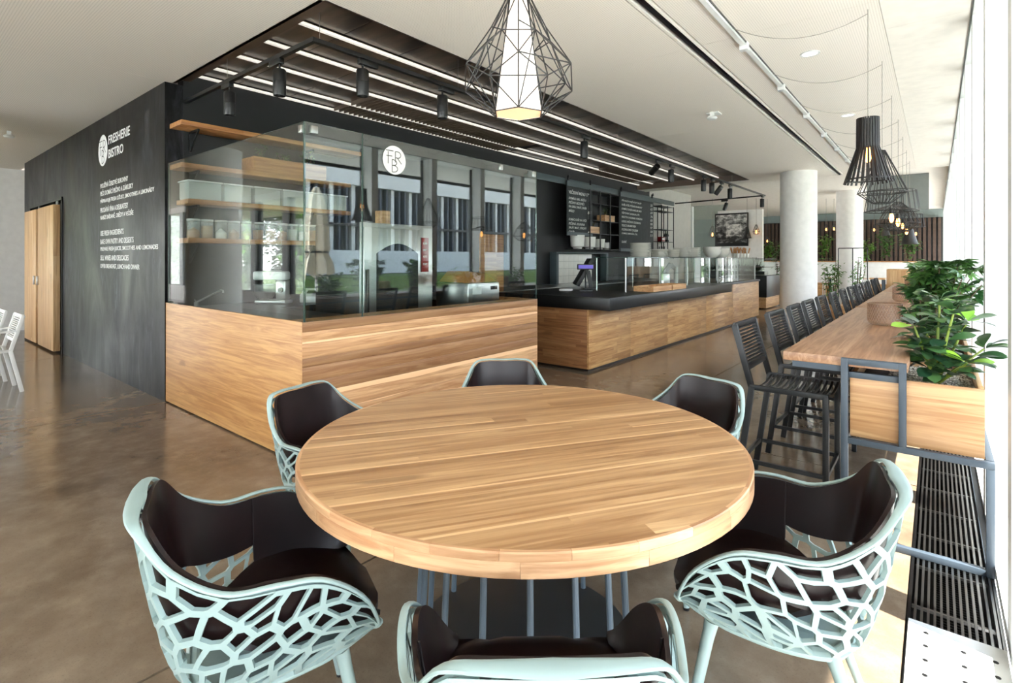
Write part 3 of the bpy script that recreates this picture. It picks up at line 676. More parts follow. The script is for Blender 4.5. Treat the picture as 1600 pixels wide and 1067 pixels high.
def armchair(label):
    t = thing('armchair', label, 'chair', (0, 0, 0), 0, 'mint armchairs around the round table')
    fr = lattice().build('lattice_shell', M['mint'], t)
    rim = band(1.0, .0085, .0050, extra=1.5, off=.003).build('rim', M['mint'], t)
    bs = band(.0, .016, .012).build('base_ring', M['mint'], t)
    m = MB(); n = 40; us = [-1 + 2 * i / n for i in range(n + 1)]; lp = [SH(u, 0) for u in us]
    for dz in (.0, -.014): m.add([p + Vector((0, 0, dz)) for p in lp], [])
    k = len(lp)
    m.f += [tuple(range(k)), tuple(range(2 * k - 1, k - 1, -1))] + [(i, i + 1, k + i + 1, k + i) for i in range(k - 1)] + [(k - 1, 0, k, 2 * k - 1)]; m.mi += [0] * (k + 2)
    m.build('seat_plate', M['mint'], t, smooth=False)
    seat_pad().build('seat_pad', M['leather'], t)
    lining(-.57, .57, lambda u: .56 - .12 * math.cos(min(1, abs(u) / .57) * 1.57), lambda u: .985, 48, 8).build('back_pad', M['leather'], t)
    for s in (-1, 1):
        # front post joining rim tip and base
        g = MB().tube([SH(s, v) for v in (0, .15, .3, .45, .6, .75, .9, 1)], .010, 8); g.build('shell_edge', M['mint'], t)
        x = MB(); pts = [SH(s * (.57), v, -.030) for v in (.42, .55, .7, .82, .92, .98)]; x.tube(pts, .0022, 5); x.build('seam', M['stitch'], t)
        for (tx, ty, bx, by) in ((.165, .17, .245, .245), (.15, -.12, .225, -.245)):
            l = MB().tube([(s * tx, ty, .378), (s * (tx + (bx - tx) * .12), ty + (by - ty) * .12, .335), (s * bx, by, .008)], [.020, .0165, .0115], 12).build('leg', M['mint'], t)
            MB().lathe([(0, 0), (.012, 0), (.012, .009), (0, .009)], 10, (s * bx, by, 0)).build('foot_glide', M['black'], l)
    c = MB(); [c.box(x - .009, x + .009, -.279, -.271, .778, .79) for x in (-.1, -.06, .06, .1)]; c.build('clip', M['steel'], t)
    return t
chl = [(12, 'mint armchair on the right of the round table, its back toward the windows'), (74, 'mint armchair beyond the round table in front of the bar stools'), (133.4, 'mint armchair at the far side of the round table, only its backrest top showing'),
       (193, 'mint armchair between the round table and the oak kiosk corner'), (254, 'mint armchair on the left front of the round table, its lattice side fully visible'), (310, 'mint armchair at the near edge of the round table, seen from behind its back')]
arm0 = None
for ang, lab in chl:
    a = R(ang); rr = CH_R[ang]
    loc = (TX + math.cos(a) * rr, TY + math.sin(a) * rr, 0); rz = a + math.pi / 2
    if ang == 254: rz += R(-6)
    if arm0 is None: arm0 = armchair(lab); arm0.location = loc; arm0.rotation_euler = (0, 0, rz)
    else: dup(arm0, loc, rz, lab)

# ================================================================= KIOSK
KX, KY0, KY1, KH = -3.326, 1.865, 4.55, .97
ki = thing('kiosk_counter', 'oak-clad kitchen counter under the glass screen, left of the walkway', 'counter', (-4.5, 3.0, 0))
def P0(t): return (-t.location.x, -t.location.y, 0)
def pbox(t, name, x0, x1, y0, y1, z0, z1, mat, bevel=0, centre=True, smooth=False):
    """part in world coordinates of thing T; its own origin at its centre so patterns vary"""
    c = ((x0 + x1) / 2, (y0 + y1) / 2, (z0 + z1) / 2) if centre else (0, 0, 0)
    return MB().box(x0 - c[0], x1 - c[0], y0 - c[1], y1 - c[1], z0 - c[2], z1 - c[2]).build(name, M[mat], t, (c[0] - t.location.x, c[1] - t.location.y, c[2] - t.location.z), bevel=bevel, smooth=bevel > 0)
pbox(ki, 'side_panel', -5.855, KX - .002, KY0, KY0 + .03, .012, KH, 'oak_kx', .002)
zs = [.012, .10, .245, .33, .475, .56, .66, .72, .835, .90, KH]
for a, b in zip(zs, zs[1:]): pbox(ki, 'board', KX - .03, KX, KY0 + .002, KY1, a + .0006, b - .0006, 'oak_ky', .001)
pbox(ki, 'end_panel', -4.0, KX - .031, KY1 - .03, KY1, .012, KH, 'oak_cx')
pbox(ki, 'ledge', KX - .20, KX - .0305, KY0 + .031, KY1 - .031, KH - .03, KH - .0005, 'oak_ky')
pbox(ki, 'plinth', -5.85, KX - .04, KY0 + .04, KY1 - .04, 0, .012, 'black')
pbox(ki, 'worktop', -5.85, KX - .201, KY0 + .031, 2.6, .89, .92, 'slab'); pbox(ki, 'worktop', -5.85, -5.05, 2.601, KY1 - .04, .89, .92, 'slab')
pbox(ki, 'carcass', -5.85, -5.1, KY0 + .04, KY1 - .05, .012, .889, 'blackmatte')
# glass screen
gs = thing('glass_screen', 'frameless clear glass screen standing on the oak kiosk counter', 'screen', (-4.5, 3.0, KH))
GT = 2.325
def gpane(x0, x1, y0, y1, z1b=GT):
    o = pbox(gs, 'pane', x0, x1, y0, y1, KH + .0005, z1b, 'glass'); return o
gpane(-5.80, -3.318, KY0 + .006, KY0 + .016); gpane(-3.312, -3.302, KY0 + .006, 2.325); gpane(-3.312, -3.302, 2.333, 4.50)
def gedge(x0, x1, y0, y1, z0, z1): pbox(gs, 'pane_edge', x0, x1, y0, y1, z0, z1, 'glass_edge')
gedge(-3.318, -3.3125, KY0 + .004, KY0 + .018, KH, GT); gedge(-5.806, -5.80, KY0 + .004, KY0 + .018, KH, GT)
gedge(-3.3115, -3.3025, 2.3255, 2.3325, KH, GT); gedge(-3.3115, -3.3025, 4.5005, 4.503, KH, GT)
gedge(-5.80, -3.318, KY0 + .007, KY0 + .015, GT, GT + .0015); gedge(-3.311, -3.303, KY0 + .006, 4.50, GT, GT + .0015)
for (x0, x1, y0, y1, z) in ((-3.38, -3.335, KY0 - .0, KY0 + .022, GT - .07), (-3.318, -3.294, KY0 + .05, KY0 + .10, GT - .07), (-3.318, -3.294, 3.90, 3.94, GT - .06), (-3.318, -3.294, 4.44, 4.48, GT - .06)):
    pbox(gs, 'clamp', x0, x1, y0, y1, z, z + .05, 'steel', .002)
lg = put('logo', None, gs, (-3.3005 + 4.5, 2.62 - 3.0, 2.17 - KH), (R(90), 0, R(90)))
logo(lg, (0, 0, 0), (0, 0, 0), .112, M['vinyl'], M['darksteel'])

# shelves on the black wall (inside the kiosk)
for i, z in enumerate((2.72, 2.315, 1.975, 1.60)):
    nm = ['topmost', 'second highest', 'third', 'lowest'][i]
    s_ = thing('wall_shelf', '%s oak shelf on the black wall behind the glass screen' % nm, 'shelf', (-5.70, 2.72, z))
    pbox(s_, 'board', -5.858, -5.56, 1.9 + (.06 if i > 1 else 0), 3.75 if i else 3.9, z - .045, z, 'oak_shelf', .002)
    for y in (2.08, 3.3):
        MB().bar((-.158, y - 2.72, -.055), (.06, y - 2.72, -.055), .02).bar((-.148, y - 2.72, -.06), (-.148, y - 2.72, -.25), .02).bar((-.14, y - 2.72, -.24), (.06, y - 2.72, -.06), .014).build('bracket', M['blackmetal'], s_)
# tubs on third shelf
def tub(loc, w, fillz, label):
    t = thing('storage_tub', label, 'storage box', loc, 0, 'plastic tubs on the third oak shelf')
    MB().prism([(-.12, -w / 2), (.12, -w / 2), (.12, w / 2), (-.12, w / 2)], 0, .17).build('body', M['plastic'], t, bevel=.012)
    MB().box(-.13, .13, -w / 2 - .01, w / 2 + .01, .1705, .185).build('lid', M['white'], t, bevel=.003)
    MB().box(-.105, .105, -w / 2 + .015, w / 2 - .015, .008, fillz).build('contents', M['porcelain'], t)
for k, (y, w) in enumerate(((2.12, .30), (2.43, .27), (2.74, .28), (3.04, .26), (3.33, .25), (3.60, .22))):
    tub((-5.70, y, 1.976), w, (.03, .13, .05, .06, .04, .07)[k], 'translucent lidded plastic tub on the third oak shelf behind glass')
jar_fill = ['oak_small', 'paper', 'porcelain', 'amber', 'porcelain', 'paper']
jb = MB().lathe([(0, 0), (.052, 0), (.056, .01), (.056, .165), (.050, .17)], 16).mesh('body', M['jarglass'])
jl = MB().lathe([(0, .19), (.055, .19), (.058, .186), (.058, .172), (0, .172)], 16).mesh('lid', M['white'])
for k in range(13):
    t = thing('storage_jar', 'clear round jar with white lid in the row on the lowest oak shelf', 'jar', (-5.68 + random.uniform(-.02, .02), 2.05 + k * .128, 1.601), 0, 'jars on the lowest oak shelf')
    put('body', jb, t); put('lid', jl, t); MB().lathe([(0, .004), (.050, .004), (.052, .06 + .08 * random.random()), (0, .06 + .05)], 12).build('contents', M[random.choice(jar_fill)], t)
cr_ = thing('oak_crate', 'oak crate planted with herbs on the second highest shelf', 'crate', (-5.70, 3.0, 2.316))
for a in ((-.14, .14, -.42, -.40), (-.14, .14, .40, .42), (-.14, -.12, -.40, .40), (.12, .14, -.40, .40)): MB().box(*a, 0, .16).build('side', M['oak_shelf'], cr_)
MB().box(-.12, .12, -.4, .4, .005, .13).build('soil', M['soil'], cr_)
for k, y in enumerate((2.72, 3.0, 3.28)):
    clump((-5.70, y, 2.447), ['leftmost green herb in the oak crate', 'middle green herb in the oak crate', 'rightmost green herb in the oak crate'][k], .10, .10, .15, 70, .035, 'leaf_far', 'herb_plant', 30 + k, z0=.02, stems=3)

# oven
ov = thing('combi_oven', 'tall stainless oven with arched window and red label behind the glass', 'oven', (-4.62, 3.4, 0))
pbox(ov, 'body', -5.0, -4.24, 2.95, 3.86, .1, 1.745, 'slab', .008); pbox(ov, 'front_frame', -4.239, -4.22, 2.95, 3.86, .1, 1.745, 'steel', .004); pbox(ov, 'door', -4.219, -4.19, 2.97, 3.66, .35, 1.70, 'steel', .006)  # steel body coloured dark to stand for the dim reflections on its side
for (x, y) in ((-4.3, 3.02), (-4.3, 3.73), (-4.93, 3.02), (-4.93, 3.73)): MB().lathe([(0, 0), (.02, 0), (.02, .1), (0, .1)], 8, (x + 4.62, y - 3.4, 0)).build('leg', M['darksteel'], ov)
aw = MB(); pts = [(.26 * s, z) for s, z in ((-1, .62), (-1, 1.45))] + [(-.26 + .52 * k / 10, 1.45 + .10 * math.sin(math.pi * k / 10)) for k in range(1, 10)] + [(.26, 1.45), (.26, .62)] + [(.26 - .52 * k / 10, .62 - .06 * math.sin(math.pi * k / 10)) for k in range(1, 10)]
aw.prism(pts, 0, .006).build('window', M['slab'], ov, (-4.19 + 4.62, 3.37 - 3.4, 0), (R(90), 0, R(90)), smooth=False)
pbox(ov, 'label_panel', -4.219, -4.212, 3.70, 3.80, 1.26, 1.62, 'redlabel', .002)
for k, (s_, z) in enumerate((('8:30', 1.55), ('180°', 1.48), ('AUTO', 1.41), ('START', 1.33))):
    me = text_mesh(s_, .055, .022); me.materials.append(M['vinyl']); put('lettering', me, ov, (-4.211 + 4.62, 3.72 - 3.4, z), (R(90), 0, R(90)))['kind'] = 'stuff'
pbox(ov, 'handle', -4.175, -4.16, 2.99, 3.01, .8, 1.3, 'darksteel', .003)
tag(MB().box(-.06, .06, -.05, .05, 0, .15).build('wooden_block', M['oak_small'], None, (-4.5, 3.42, 1.747)), 'small wooden knife block standing on top of the oven', 'knife block')
# bread case
bc = thing('bread_case', 'stainless counter case with amber curved lid beside the kiosk end', 'display case', (-4.0, 4.30, .0))
pbox(bc, 'stand', -4.28, -3.85, 4.0, 4.46, .0, .88, 'blackmatte'); pbox(bc, 'body', -4.3, -3.8, 3.98, 4.48, .881, 1.14, 'steel', .012)
m = MB(); m.add([(-.28, -.31, 1.142), (.19, -.31, 1.142), (.19, .17, 1.142), (-.28, .17, 1.142), (-.2, -.24, 1.27), (.08, -.26, 1.27), (.08, .10, 1.24), (-.2, .12, 1.24)], [(0, 3, 2, 1), (4, 5, 6, 7), (0, 1, 5, 4), (1, 2, 6, 5), (2, 3, 7, 6), (3, 0, 4, 7)])
m.build('lid', M['amber'], bc, bevel=.02); pbox(bc, 'badge', -3.80, -3.797, 4.04, 4.18, 1.02, 1.09, 'white'); pbox(bc, 'badge', -3.80, -3.797, 4.33, 4.44, 1.06, 1.10, 'slab')
tag(MB().box(-.02, .02, -.26, .26, 0, .86).build('oak_board', M['oak_shelf'], None, (-5.2, 5.95, .901), bevel=.003), 'tall pale oak board standing behind the kiosk end', 'board')
# stand mixer
mx = thing('stand_mixer', 'silver stand mixer with steel bowl on the dark worktop behind glass', 'mixer', (-5.52, 2.74, .921), R(38))
MB().box(-.13, .20, -.10, .10, 0, .045).build('base', M['steel'], mx, bevel=.015); MB().box(.08, .19, -.07, .07, .045, .25).build('column', M['steel'], mx, bevel=.02)
MB().box(-.17, .19, -.065, .065, .25, .345).build('head', M['white'], mx, bevel=.025)
MB().lathe([(.03, .05), (.075, .06), (.105, .11), (.112, .20), (.116, .205), (.109, .2), (.10, .11), (0, .07)], 24, (-.06, 0, 0)).build('bowl', M['steel'], mx)
MB().lathe([(0, 0), (.028, 0), (.024, .02), (0, .02)], 14).build('speed_dial', M['darksteel'], mx, (.14, -.07, .15), (R(90), 0, 0))
# scale
sca = thing('kitchen_scale', 'silver kitchen scale with sloping display at the glass corner', 'scale', (-5.35, 3.2, .921), R(38))
MB().box(-.16, .16, -.14, .14, 0, .07).build('body', M['white'], sca, bevel=.01); MB().add([(-.16, -.14, .071), (.16, -.14, .071), (.16, 0, .15), (-.16, 0, .15), (-.16, .02, .071), (.16, .02, .071)], [(0, 1, 2, 3), (3, 2, 5, 4), (0, 4, 5, 1), (0, 3, 4), (1, 5, 2)]).build('console', M['white'], sca, smooth=False)
MB().box(-.10, .10, -.001, .001, -.03, .03).build('display', M['slab'], sca, (0, -.073, .113), (R(-61), 0, 0))
MB().lathe([(0, 0), (.018, 0), (.018, .012), (0, .012)], 12).build('knob', M['steel'], sca, (.05, -.14, .035), (R(90), 0, 0))
fa = thing('faucet', 'chrome tap with long slanted spout at the left end of the worktop', 'tap', (-5.70, 2.08, .921), R(20))
MB().tube([(0, 0, 0), (0, 0, .05)], .02, 12).build('base', M['steel'], fa); MB().tube([(0, 0, .045), (.26, .06, .17), (.275, .063, .165), (.278, .064, .14)], .009, 8).build('spout', M['steel'], fa); MB().tube([(0, 0, .05), (.04, -.05, .075)], .006, 8).build('lever', M['steel'], fa)

# ================================================================= MAIN COUNTER
mc = thing('serving_counter', 'long oak-fronted serving counter with overhanging black stone slab', 'counter', (-3.8, 9.0, 0))
pbox(mc, 'plinth', -4.7, -3.36, 5.66, 13.5, 0, .035, 'black')
ys_ = [5.61, 6.75, 8.05, 9.85, 11.5, 13.55]
for a, b in zip(ys_, ys_[1:]): pbox(mc, 'front_panel', -3.345, -3.32, a + .001, b - .001, .035, .775 if b < 11 else .86, 'oak_cy', .001)
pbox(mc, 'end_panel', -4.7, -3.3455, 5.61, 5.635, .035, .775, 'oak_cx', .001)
pbox(mc, 'slab', -4.75, -3.01, 5.57, 10.35, .776, .93, 'slab', .003); pbox(mc, 'slab', -4.75, -3.30, 10.36, 13.6, .861, .905, 'slab', .003)
pbox(mc, 'rear_panel', -4.7, -4.68, 5.64, 13.5, .035, .775, 'steel')
c2 = thing('end_counter', 'separate black counter block with oak base beyond the serving counter', 'counter', (-3.9, 16.4, 0))
pbox(c2, 'body', -4.8, -3.62, 15.6, 17.2, .33, .92, 'slab', .004); pbox(c2, 'base', -4.78, -3.64, 15.62, 17.18, .03, .329, 'oak_cy', .002)
gc2 = thing('glass_cabinet', 'glass cabinet standing on the separate far counter block', 'display case', (-3.9, 16.6, .921))
for a in ((-4.7, -3.7, 15.7, 15.71), (-3.71, -3.70, 15.72, 17.0), (-4.7, -3.7, 17.01, 17.02)): pbox(gc2, 'pane', *a, .921, 1.38, 'glass_case')
pbox(gc2, 'top', -4.72, -3.68, 15.68, 17.04, 1.381, 1.40, 'slab'); pbox(gc2, 'shelf', -4.69, -3.72, 15.72, 17.0, 1.15, 1.165, 'slatwood')
# sneeze glass cases
def case(y0, y1, label, zb=.931, shelf=True, n=3):
    t = thing('glass_display_case', label, 'display case', (-3.6, (y0 + y1) / 2, zb)); zt = 1.41
    xf, xb = -3.40, -3.86
    for k in range(n + 1):
        y = y0 + (y1 - y0) * k / n
        MB().tube([(xf + 3.6, y - (y0 + y1) / 2, 0), (xf + 3.6, y - (y0 + y1) / 2, zt - zb)], .014, 10).build('post', M['steel'], t)
        MB().tube([(xb + 3.6, y - (y0 + y1) / 2, 0), (xb + 3.6, y - (y0 + y1) / 2, zt - zb)], .010, 8).build('post', M['steel'], t)
        if k < n:
            pbox(t, 'front_pane', xf + .016, xf + .024, y + .01, y + (y1 - y0) / n - .01, zb + .01, zt - .002, 'glass_case')
    pbox(t, 'end_pane', xb, xf, y0 - .024, y0 - .016, zb + .01, zt - .002, 'glass_case'); pbox(t, 'end_pane', xb, xf, y1 + .016, y1 + .024, zb + .01, zt - .002, 'glass_case')
    pbox(t, 'glass_top', xb - .03, xf + .05, y0 - .04, y1 + .04, zt, zt + .010, 'glass_case'); pbox(t, 'top_edge', xf + .0505, xf + .054, y0 - .04, y1 + .04, zt, zt + .010, 'glass_edge')
    pbox(t, 'top_edge', xb - .03, xf + .05, y0 - .044, y0 - .0405, zt, zt + .010, 'glass_edge')
    if shelf: pbox(t, 'shelf', xb + .015, xf - .02, y0 + .02, y1 - .02, 1.15, 1.158, 'glass_case')
    return t
case(6.75, 10.25, 'near glass display case on the black slab, plates stacked on top'); case(10.75, 13.5, 'far glass display case on the low end of the serving counter, bowls on top', .906, n=2)
def plates(x, y, r, n_, label, group, z=1.4205, h=.014, deep=False):
    pr = [(0, 0), (r * .55, 0), (r * .62, .003), (r, h - .003), (r, h), (r * .6, .006), (0, .005)] if not deep else [(0, 0), (r * .45, 0), (r * .5, .01), (r * .85, h * .5), (r, h), (r - .006, h), (r * .8, h * .5), (r * .4, .018), (0, .016)]
    me = MB().lathe(pr, 28).mesh('plate', M['porcelain'])
    st_ = h * .98 if not deep else h * .40
    for k in range(n_):
        lab = label
        if n_ == 2: lab = label + (', lower one' if k == 0 else ', upper one')
        elif k == n_ - 1: lab = label.replace('white', 'topmost white')
        elif k == 0: lab = label.replace('white', 'bottom white')
        tag(put('plate' if not deep else 'bowl', me, None, (x, y, z + k * (st_ + .0012 if not deep else st_)), (0, 0, random.random())), lab, 'plate' if not deep else 'bowl', group)
plates(-3.63, 7.72, .165, 13, 'white dinner plate in the tallest stack on the near glass case', 'tallest plate stack on the glass case', h=.0165)
plates(-3.63, 8.42, .15, 8, 'white plate in the second stack from the left on the glass case', 'second plate stack on the glass case', h=.0165)
plates(-3.63, 8.95, .14, 8, 'white plate in the third stack from the left on the glass case', 'third plate stack on the glass case', h=.0165)
plates(-3.63, 9.42, .17, 10, 'white plate in the fourth stack from the left on the glass case', 'fourth plate stack on the glass case', h=.0165)
plates(-3.63, 9.95, .16, 11, 'white plate in the last stack on the near glass case', 'last plate stack on the glass case', h=.0165)
plates(-3.64, 11.15, .19, 2, 'big white bowl of the nested pair on the far glass case', 'nested bowls on the far glass case', deep=True, h=.16)
plates(-3.64, 11.75, .18, 2, 'white bowl of the second nested pair on the far glass case', 'second nested bowls on the far glass case', deep=True, h=.14)
for k in range(7):
    t = thing('breadstick_cup', 'white cup filled with straw-coloured breadsticks at the far end of the glass case', 'cup', (-3.50 - .12 * (k % 2), 12.45 + .13 * k, 1.4205), 0, 'breadstick cups on the far glass case')
    MB().lathe([(0, 0), (.035, 0), (.045, .1), (.042, .1), (.033, .005)], 12).build('cup', M['porcelain'], t)
    s = MB()
    for q in range(9):
        a = random.uniform(0, 6.28); s.tube([(.015 * math.cos(a), .015 * math.sin(a), .02), (.075 * math.cos(a), .075 * math.sin(a), .2 + .05 * random.random())], .006, 5)
    s.build('breadsticks', M['paper'], t)['kind'] = 'stuff'
for k, (y0, y1) in enumerate(((6.96, 7.62), (7.65, 8.2))):
    t = thing('oak_tray', ['near oak serving tray on the black slab', 'far oak serving tray on the black slab, end to end with the near one'][k], 'tray', (-3.23, (y0 + y1) / 2, .931)); h = (y1 - y0) / 2
    MB().box(-.15, .15, -h, h, 0, .008).build('bottom', M['oak_small'], t)
    for a in ((-.15, -.137, -h, h), (.137, .15, -h, h), (-.137, .137, -h, -h + .013), (-.137, .137, h - .013, h)): MB().box(*a, .0085, .075).build('side', M['oak_small'], t)
cup = MB().lathe([(0, 0), (.028, 0), (.04, .095), (.037, .095), (.026, .004), (0, .004)], 18).mesh('cup', M['porcelain'])
for (x, y, g) in ((-3.66, 9.25, 0), (-3.66, 9.75, 1)):
    for k in range(11): tag(put('cup', cup, None, (x, y, .931 + k * .022)), ['white cup in the left tall stack inside the glass case', 'white cup in the right tall stack inside the glass case'][g], 'cup', ['left cup stack', 'right cup stack'][g])
# till
pos = thing('cash_register', 'black angular touchscreen till with violet customer display', 'till', (-4.15, 7.05, .931), R(-50))
MB().box(-.10, .10, -.12, .12, 0, .02).build('foot', M['blackmetal'], pos, bevel=.004); MB().bar((0, .02, .02), (0, -.03, .28), .05, .06).build('neck', M['blackmetal'], pos)
MB().box(-.20, .20, -.03, .03, -.24, .22).build('touchscreen', M['blackmetal'], pos, (0, -.10, .27), (R(-30), 0, 0), bevel=.006)
pos2 = thing('customer_display', 'small violet display on a black pole beside the till', 'display', (-3.96, 6.60, .931), R(38))
MB().box(-.09, .09, -.07, .07, 0, .012).build('foot', M['blackmetal'], pos2); MB().tube([(0, 0, .012), (0, 0, .31)], .012, 8).build('pole', M['blackmetal'], pos2)
dd = MB().box(-.12, .12, -.03, .03, .31, .39).build('housing', M['blackmetal'], pos2, bevel=.004); MB().box(-.105, .105, -.033, -.0305, .325, .375).build('screen', M['screen'], dd)
tag(MB().box(-.09, .09, -.06, .06, 0, .03).build('card_terminal', M['white'], None, (-4.2, 6.45, .931), (0, 0, R(20)), bevel=.01), 'small white card terminal lying on the black slab', 'card reader')
te = thing('coffee_grinder', 'grey espresso grinder with sloping spout inside the glass case', 'grinder', (-3.62, 8.7, .931), R(30))
MB().box(-.06, .06, -.05, .05, 0, .22).build('body', M['steel'], te, bevel=.01); MB().bar((-.04, 0, .2), (.08, 0, .38), .07).build('neck', M['darksteel'], te); MB().bar((.08, 0, .37), (.14, 0, .30), .06).build('spout', M['darksteel'], te)

# back counter along the black wall
bk = thing('back_counter', 'stainless back counter with drawers along the black wall', 'counter', (-5.45, 8.6, 0))
pbox(bk, 'worktop', -5.855, -5.10, 4.72, 12.6, .86, .90, 'steel', .003)
for k in range(9): pbox(bk, 'drawer_front', -5.14, -5.12, 4.8 + k * .86, 5.63 + k * .86, .62, .85, 'darksteel', .004); pbox(bk, 'door_front', -5.14, -5.12, 4.8 + k * .86, 5.63 + k * .86, .08, .61, 'darksteel', .004)
pbox(bk, 'carcass', -5.85, -5.145, 4.78, 12.55, .0, .859, 'black')
for k in range(9): MB().tube([(.345, 5.0 - 8.6 + k * .86, .80), (.36, 5.0 - 8.6 + k * .86, .80), (.36, 5.43 - 8.6 + k * .86, .80), (.345, 5.43 - 8.6 + k * .86, .80)], .006, 6).build('handle', M['steel'], bk)
ni = thing('serving_hatch', 'black steel frame around a white tiled hatch in the black wall', 'hatch', (-5.8, 9.5, .9))
pbox(ni, 'frame', -5.858, -5.70, 8.42, 8.50, .901, 1.50, 'railgrey', .002); pbox(ni, 'frame', -5.858, -5.70, 10.4, 10.48, .901, 1.50, 'railgrey', .002); pbox(ni, 'frame', -5.858, -5.70, 8.42, 10.48, 1.501, 1.53, 'railgrey', .002)
pbox(ni, 'tile_bed', -5.858, -5.852, 8.51, 10.0, .901, 1.495, 'grout')
tm = MB().box(0, .006, .002, .184, .002, .145).mesh('tile', M['tile'], smooth=False)
for i in range(8):
    for j in range(4): put('tile', tm, ni, (-5.852 + 5.8, 8.515 - 9.5 + i * .186, .903 - .9 + j * .1475))
# menu boards on the rail
ra = thing('hanging_rail', 'long grey-green steel rail carrying the sliding chalkboards', 'rail', (-5.66, 10.3, 2.9))
pbox(ra, 'bar', -5.70, -5.67, 7.5, 14.2, 2.86, 2.98, 'railgrey', .002)
for y in (7.6, 9.9, 12.85): pbox(ra, 'standoff', -5.858, -5.70, y, y + .05, 2.89, 2.95, 'blackmetal')
def menu(y0, y1, z0, z1, lines, prices, label, title=None):
    t = thing('chalkboard', label, 'chalkboard', (-5.62, (y0 + y1) / 2, z0)); w = (y1 - y0) / 2; h = z1 - z0
    MB().box(-.008, .008, -w, w, 0, h).build('board', M['chalkboard'], t, bevel=.002)
    MB().box(.0085, .016, -w, w, 0, .07).build('bottom_bar', M['railgrey'], t); MB().box(.0085, .016, -w, w, h - .10, h).build('top_bar', M['railgrey'], t)
    for y in (-w + .06, w - .06):
        hk = MB().box(-.02, .012, y - .015, y + .015, h, h + .10); hk.build('hanger', M['blackmetal'], t)
        MB().lathe([(0, 0), (.035, 0), (.035, .015), (0, .015)], 14).build('roller', M['blackmetal'], t, (.014, y, h + .09), (0, R(90), 0))
    g = .14; step = (h - .32) / max(1, len(lines))
    if title:
        me = text_mesh(title, 2 * w - .16, .085, shear=.15); me.materials.append(M['chalk']); put('lettering', me, t, (.0092, -w + .06, h - .25), (R(90), 0, R(90)))['kind'] = 'stuff'
    for k, s_ in enumerate(lines):
        if not s_: continue
        me = text_mesh(s_, min(2 * w - (.3 if prices else .12), len(s_) * .040), .062, shear=.2); me.materials.append(M['chalk']); put('lettering', me, t, (.0092, -w + .06, h - (.36 if title else .22) - k * step), (R(90), 0, R(90)))['kind'] = 'stuff'
    for k, s_ in prices or []:
        me = text_mesh(s_, .13, .06, shear=.2); me.materials.append(M['chalk']); put('lettering', me, t, (.0092, w - .19, h - (.36 if title else .22) - k * step), (R(90), 0, R(90)))['kind'] = 'stuff'
menu(8.66, 9.63, 1.86, 2.93, ['DOMÁCI GRIL. KÁČA /', 'PEČIVO BEZOVÉ /', 'NA GRILU, SALÁT, CHLÉB', 'MÁSLO', '', 'DOMÁCI KUŘE NA / RÝŽI', 'PEČENÁ ZELENINA', 'SALÁT MALÝ, SÝROVÝ', 'CHLÉB'], [(3, '85'), (8, '80')], 'smaller chalkboard menu with title line, hanging left on the rail', 'VEČERNÍ MENU 17°°')
menu(10.89, 12.69, 1.57, 2.93, ['SÝR KOZÍ A RAJČATOVÝ SALÁT', 'KUŘE, RÝŽE, PEČENÉ BRAMBORY', 'DOMÁCI CHLÉB S MÁSLEM, MED', 'TĚSTOVINY, BAZALKA, SÝR', 'RISOTTO S HOUBAMI, PARMEZÁN', 'LOSOS S PEČENOU ZELENINOU', 'TELECÍ S BRAMBOREM', 'POLÉVKA DNE S CHLEBEM', 'DOMÁCI LIMONÁDA, ČAJ', '', 'SLADKÉ'], [(k, str(55 + 7 * k)) for k in range(0, 9)], 'larger chalkboard menu full of handwriting, hanging right on the rail')
# lattice shelf rack
def rack(y0, y1, z0, z1, nv, zl, label, x0=-5.85, x1=-5.57):
    t = thing('wall_rack', label, 'rack', (-5.7, (y0 + y1) / 2, z0)); yc = (y0 + y1) / 2
    for k in range(nv):
        y = y0 + (y1 - y0) * k / (nv - 1) - yc
        for x in (x1 + 5.7, x0 + 5.7): MB().box(x - .01, x + .01, y - .01, y + .01, 0, z1 - z0).build('upright', M['blackmetal'], t)
    for z in zl: MB().box(x0 + 5.7, x1 + 5.7, y0 - yc, y1 - yc, z - z0 - .012, z - z0).build('shelf', M['blackmetal'], t)
    return t
rack(9.46, 10.75, 1.58, 2.83, 4, (1.60, 1.93, 2.21, 2.57, 2.82), 'black steel grid rack between the two chalkboards')
rack(13.1, 13.9, 1.40, 2.80, 3, (1.42, 1.85, 2.17, 2.66, 2.79), 'black steel rack with bottles right of the larger chalkboard')
cm = MB().lathe([(0, 0), (.07, 0), (.075, .02), (.11, .04), (.12, .22), (.115, .22), (.1, .04), (0, .03)], 20).mesh('pot', M['porcelain'])
for k, (y, s) in enumerate(((9.15, 1.25), (9.62, 1.15), (10.05, 1.0), (10.38, .7))):
    o = put('serving_pot', cm, None, (-5.68, y, 1.601), (0, 0, 0)); o.scale = (s, s, s)
    tag(o, ['biggest white pot, leftmost under the small chalkboard', 'second white pot from the left in the grid rack', 'third white pot from the left in the grid rack', 'smallest white pot, rightmost in the grid rack'][k], 'pot')
tag(MB().box(-5.85, -5.55, 8.95, 9.44, 1.585, 1.60).build('pot_ledge', M['blackmetal']), 'short black ledge left of the grid rack carrying the biggest pot', 'shelf')
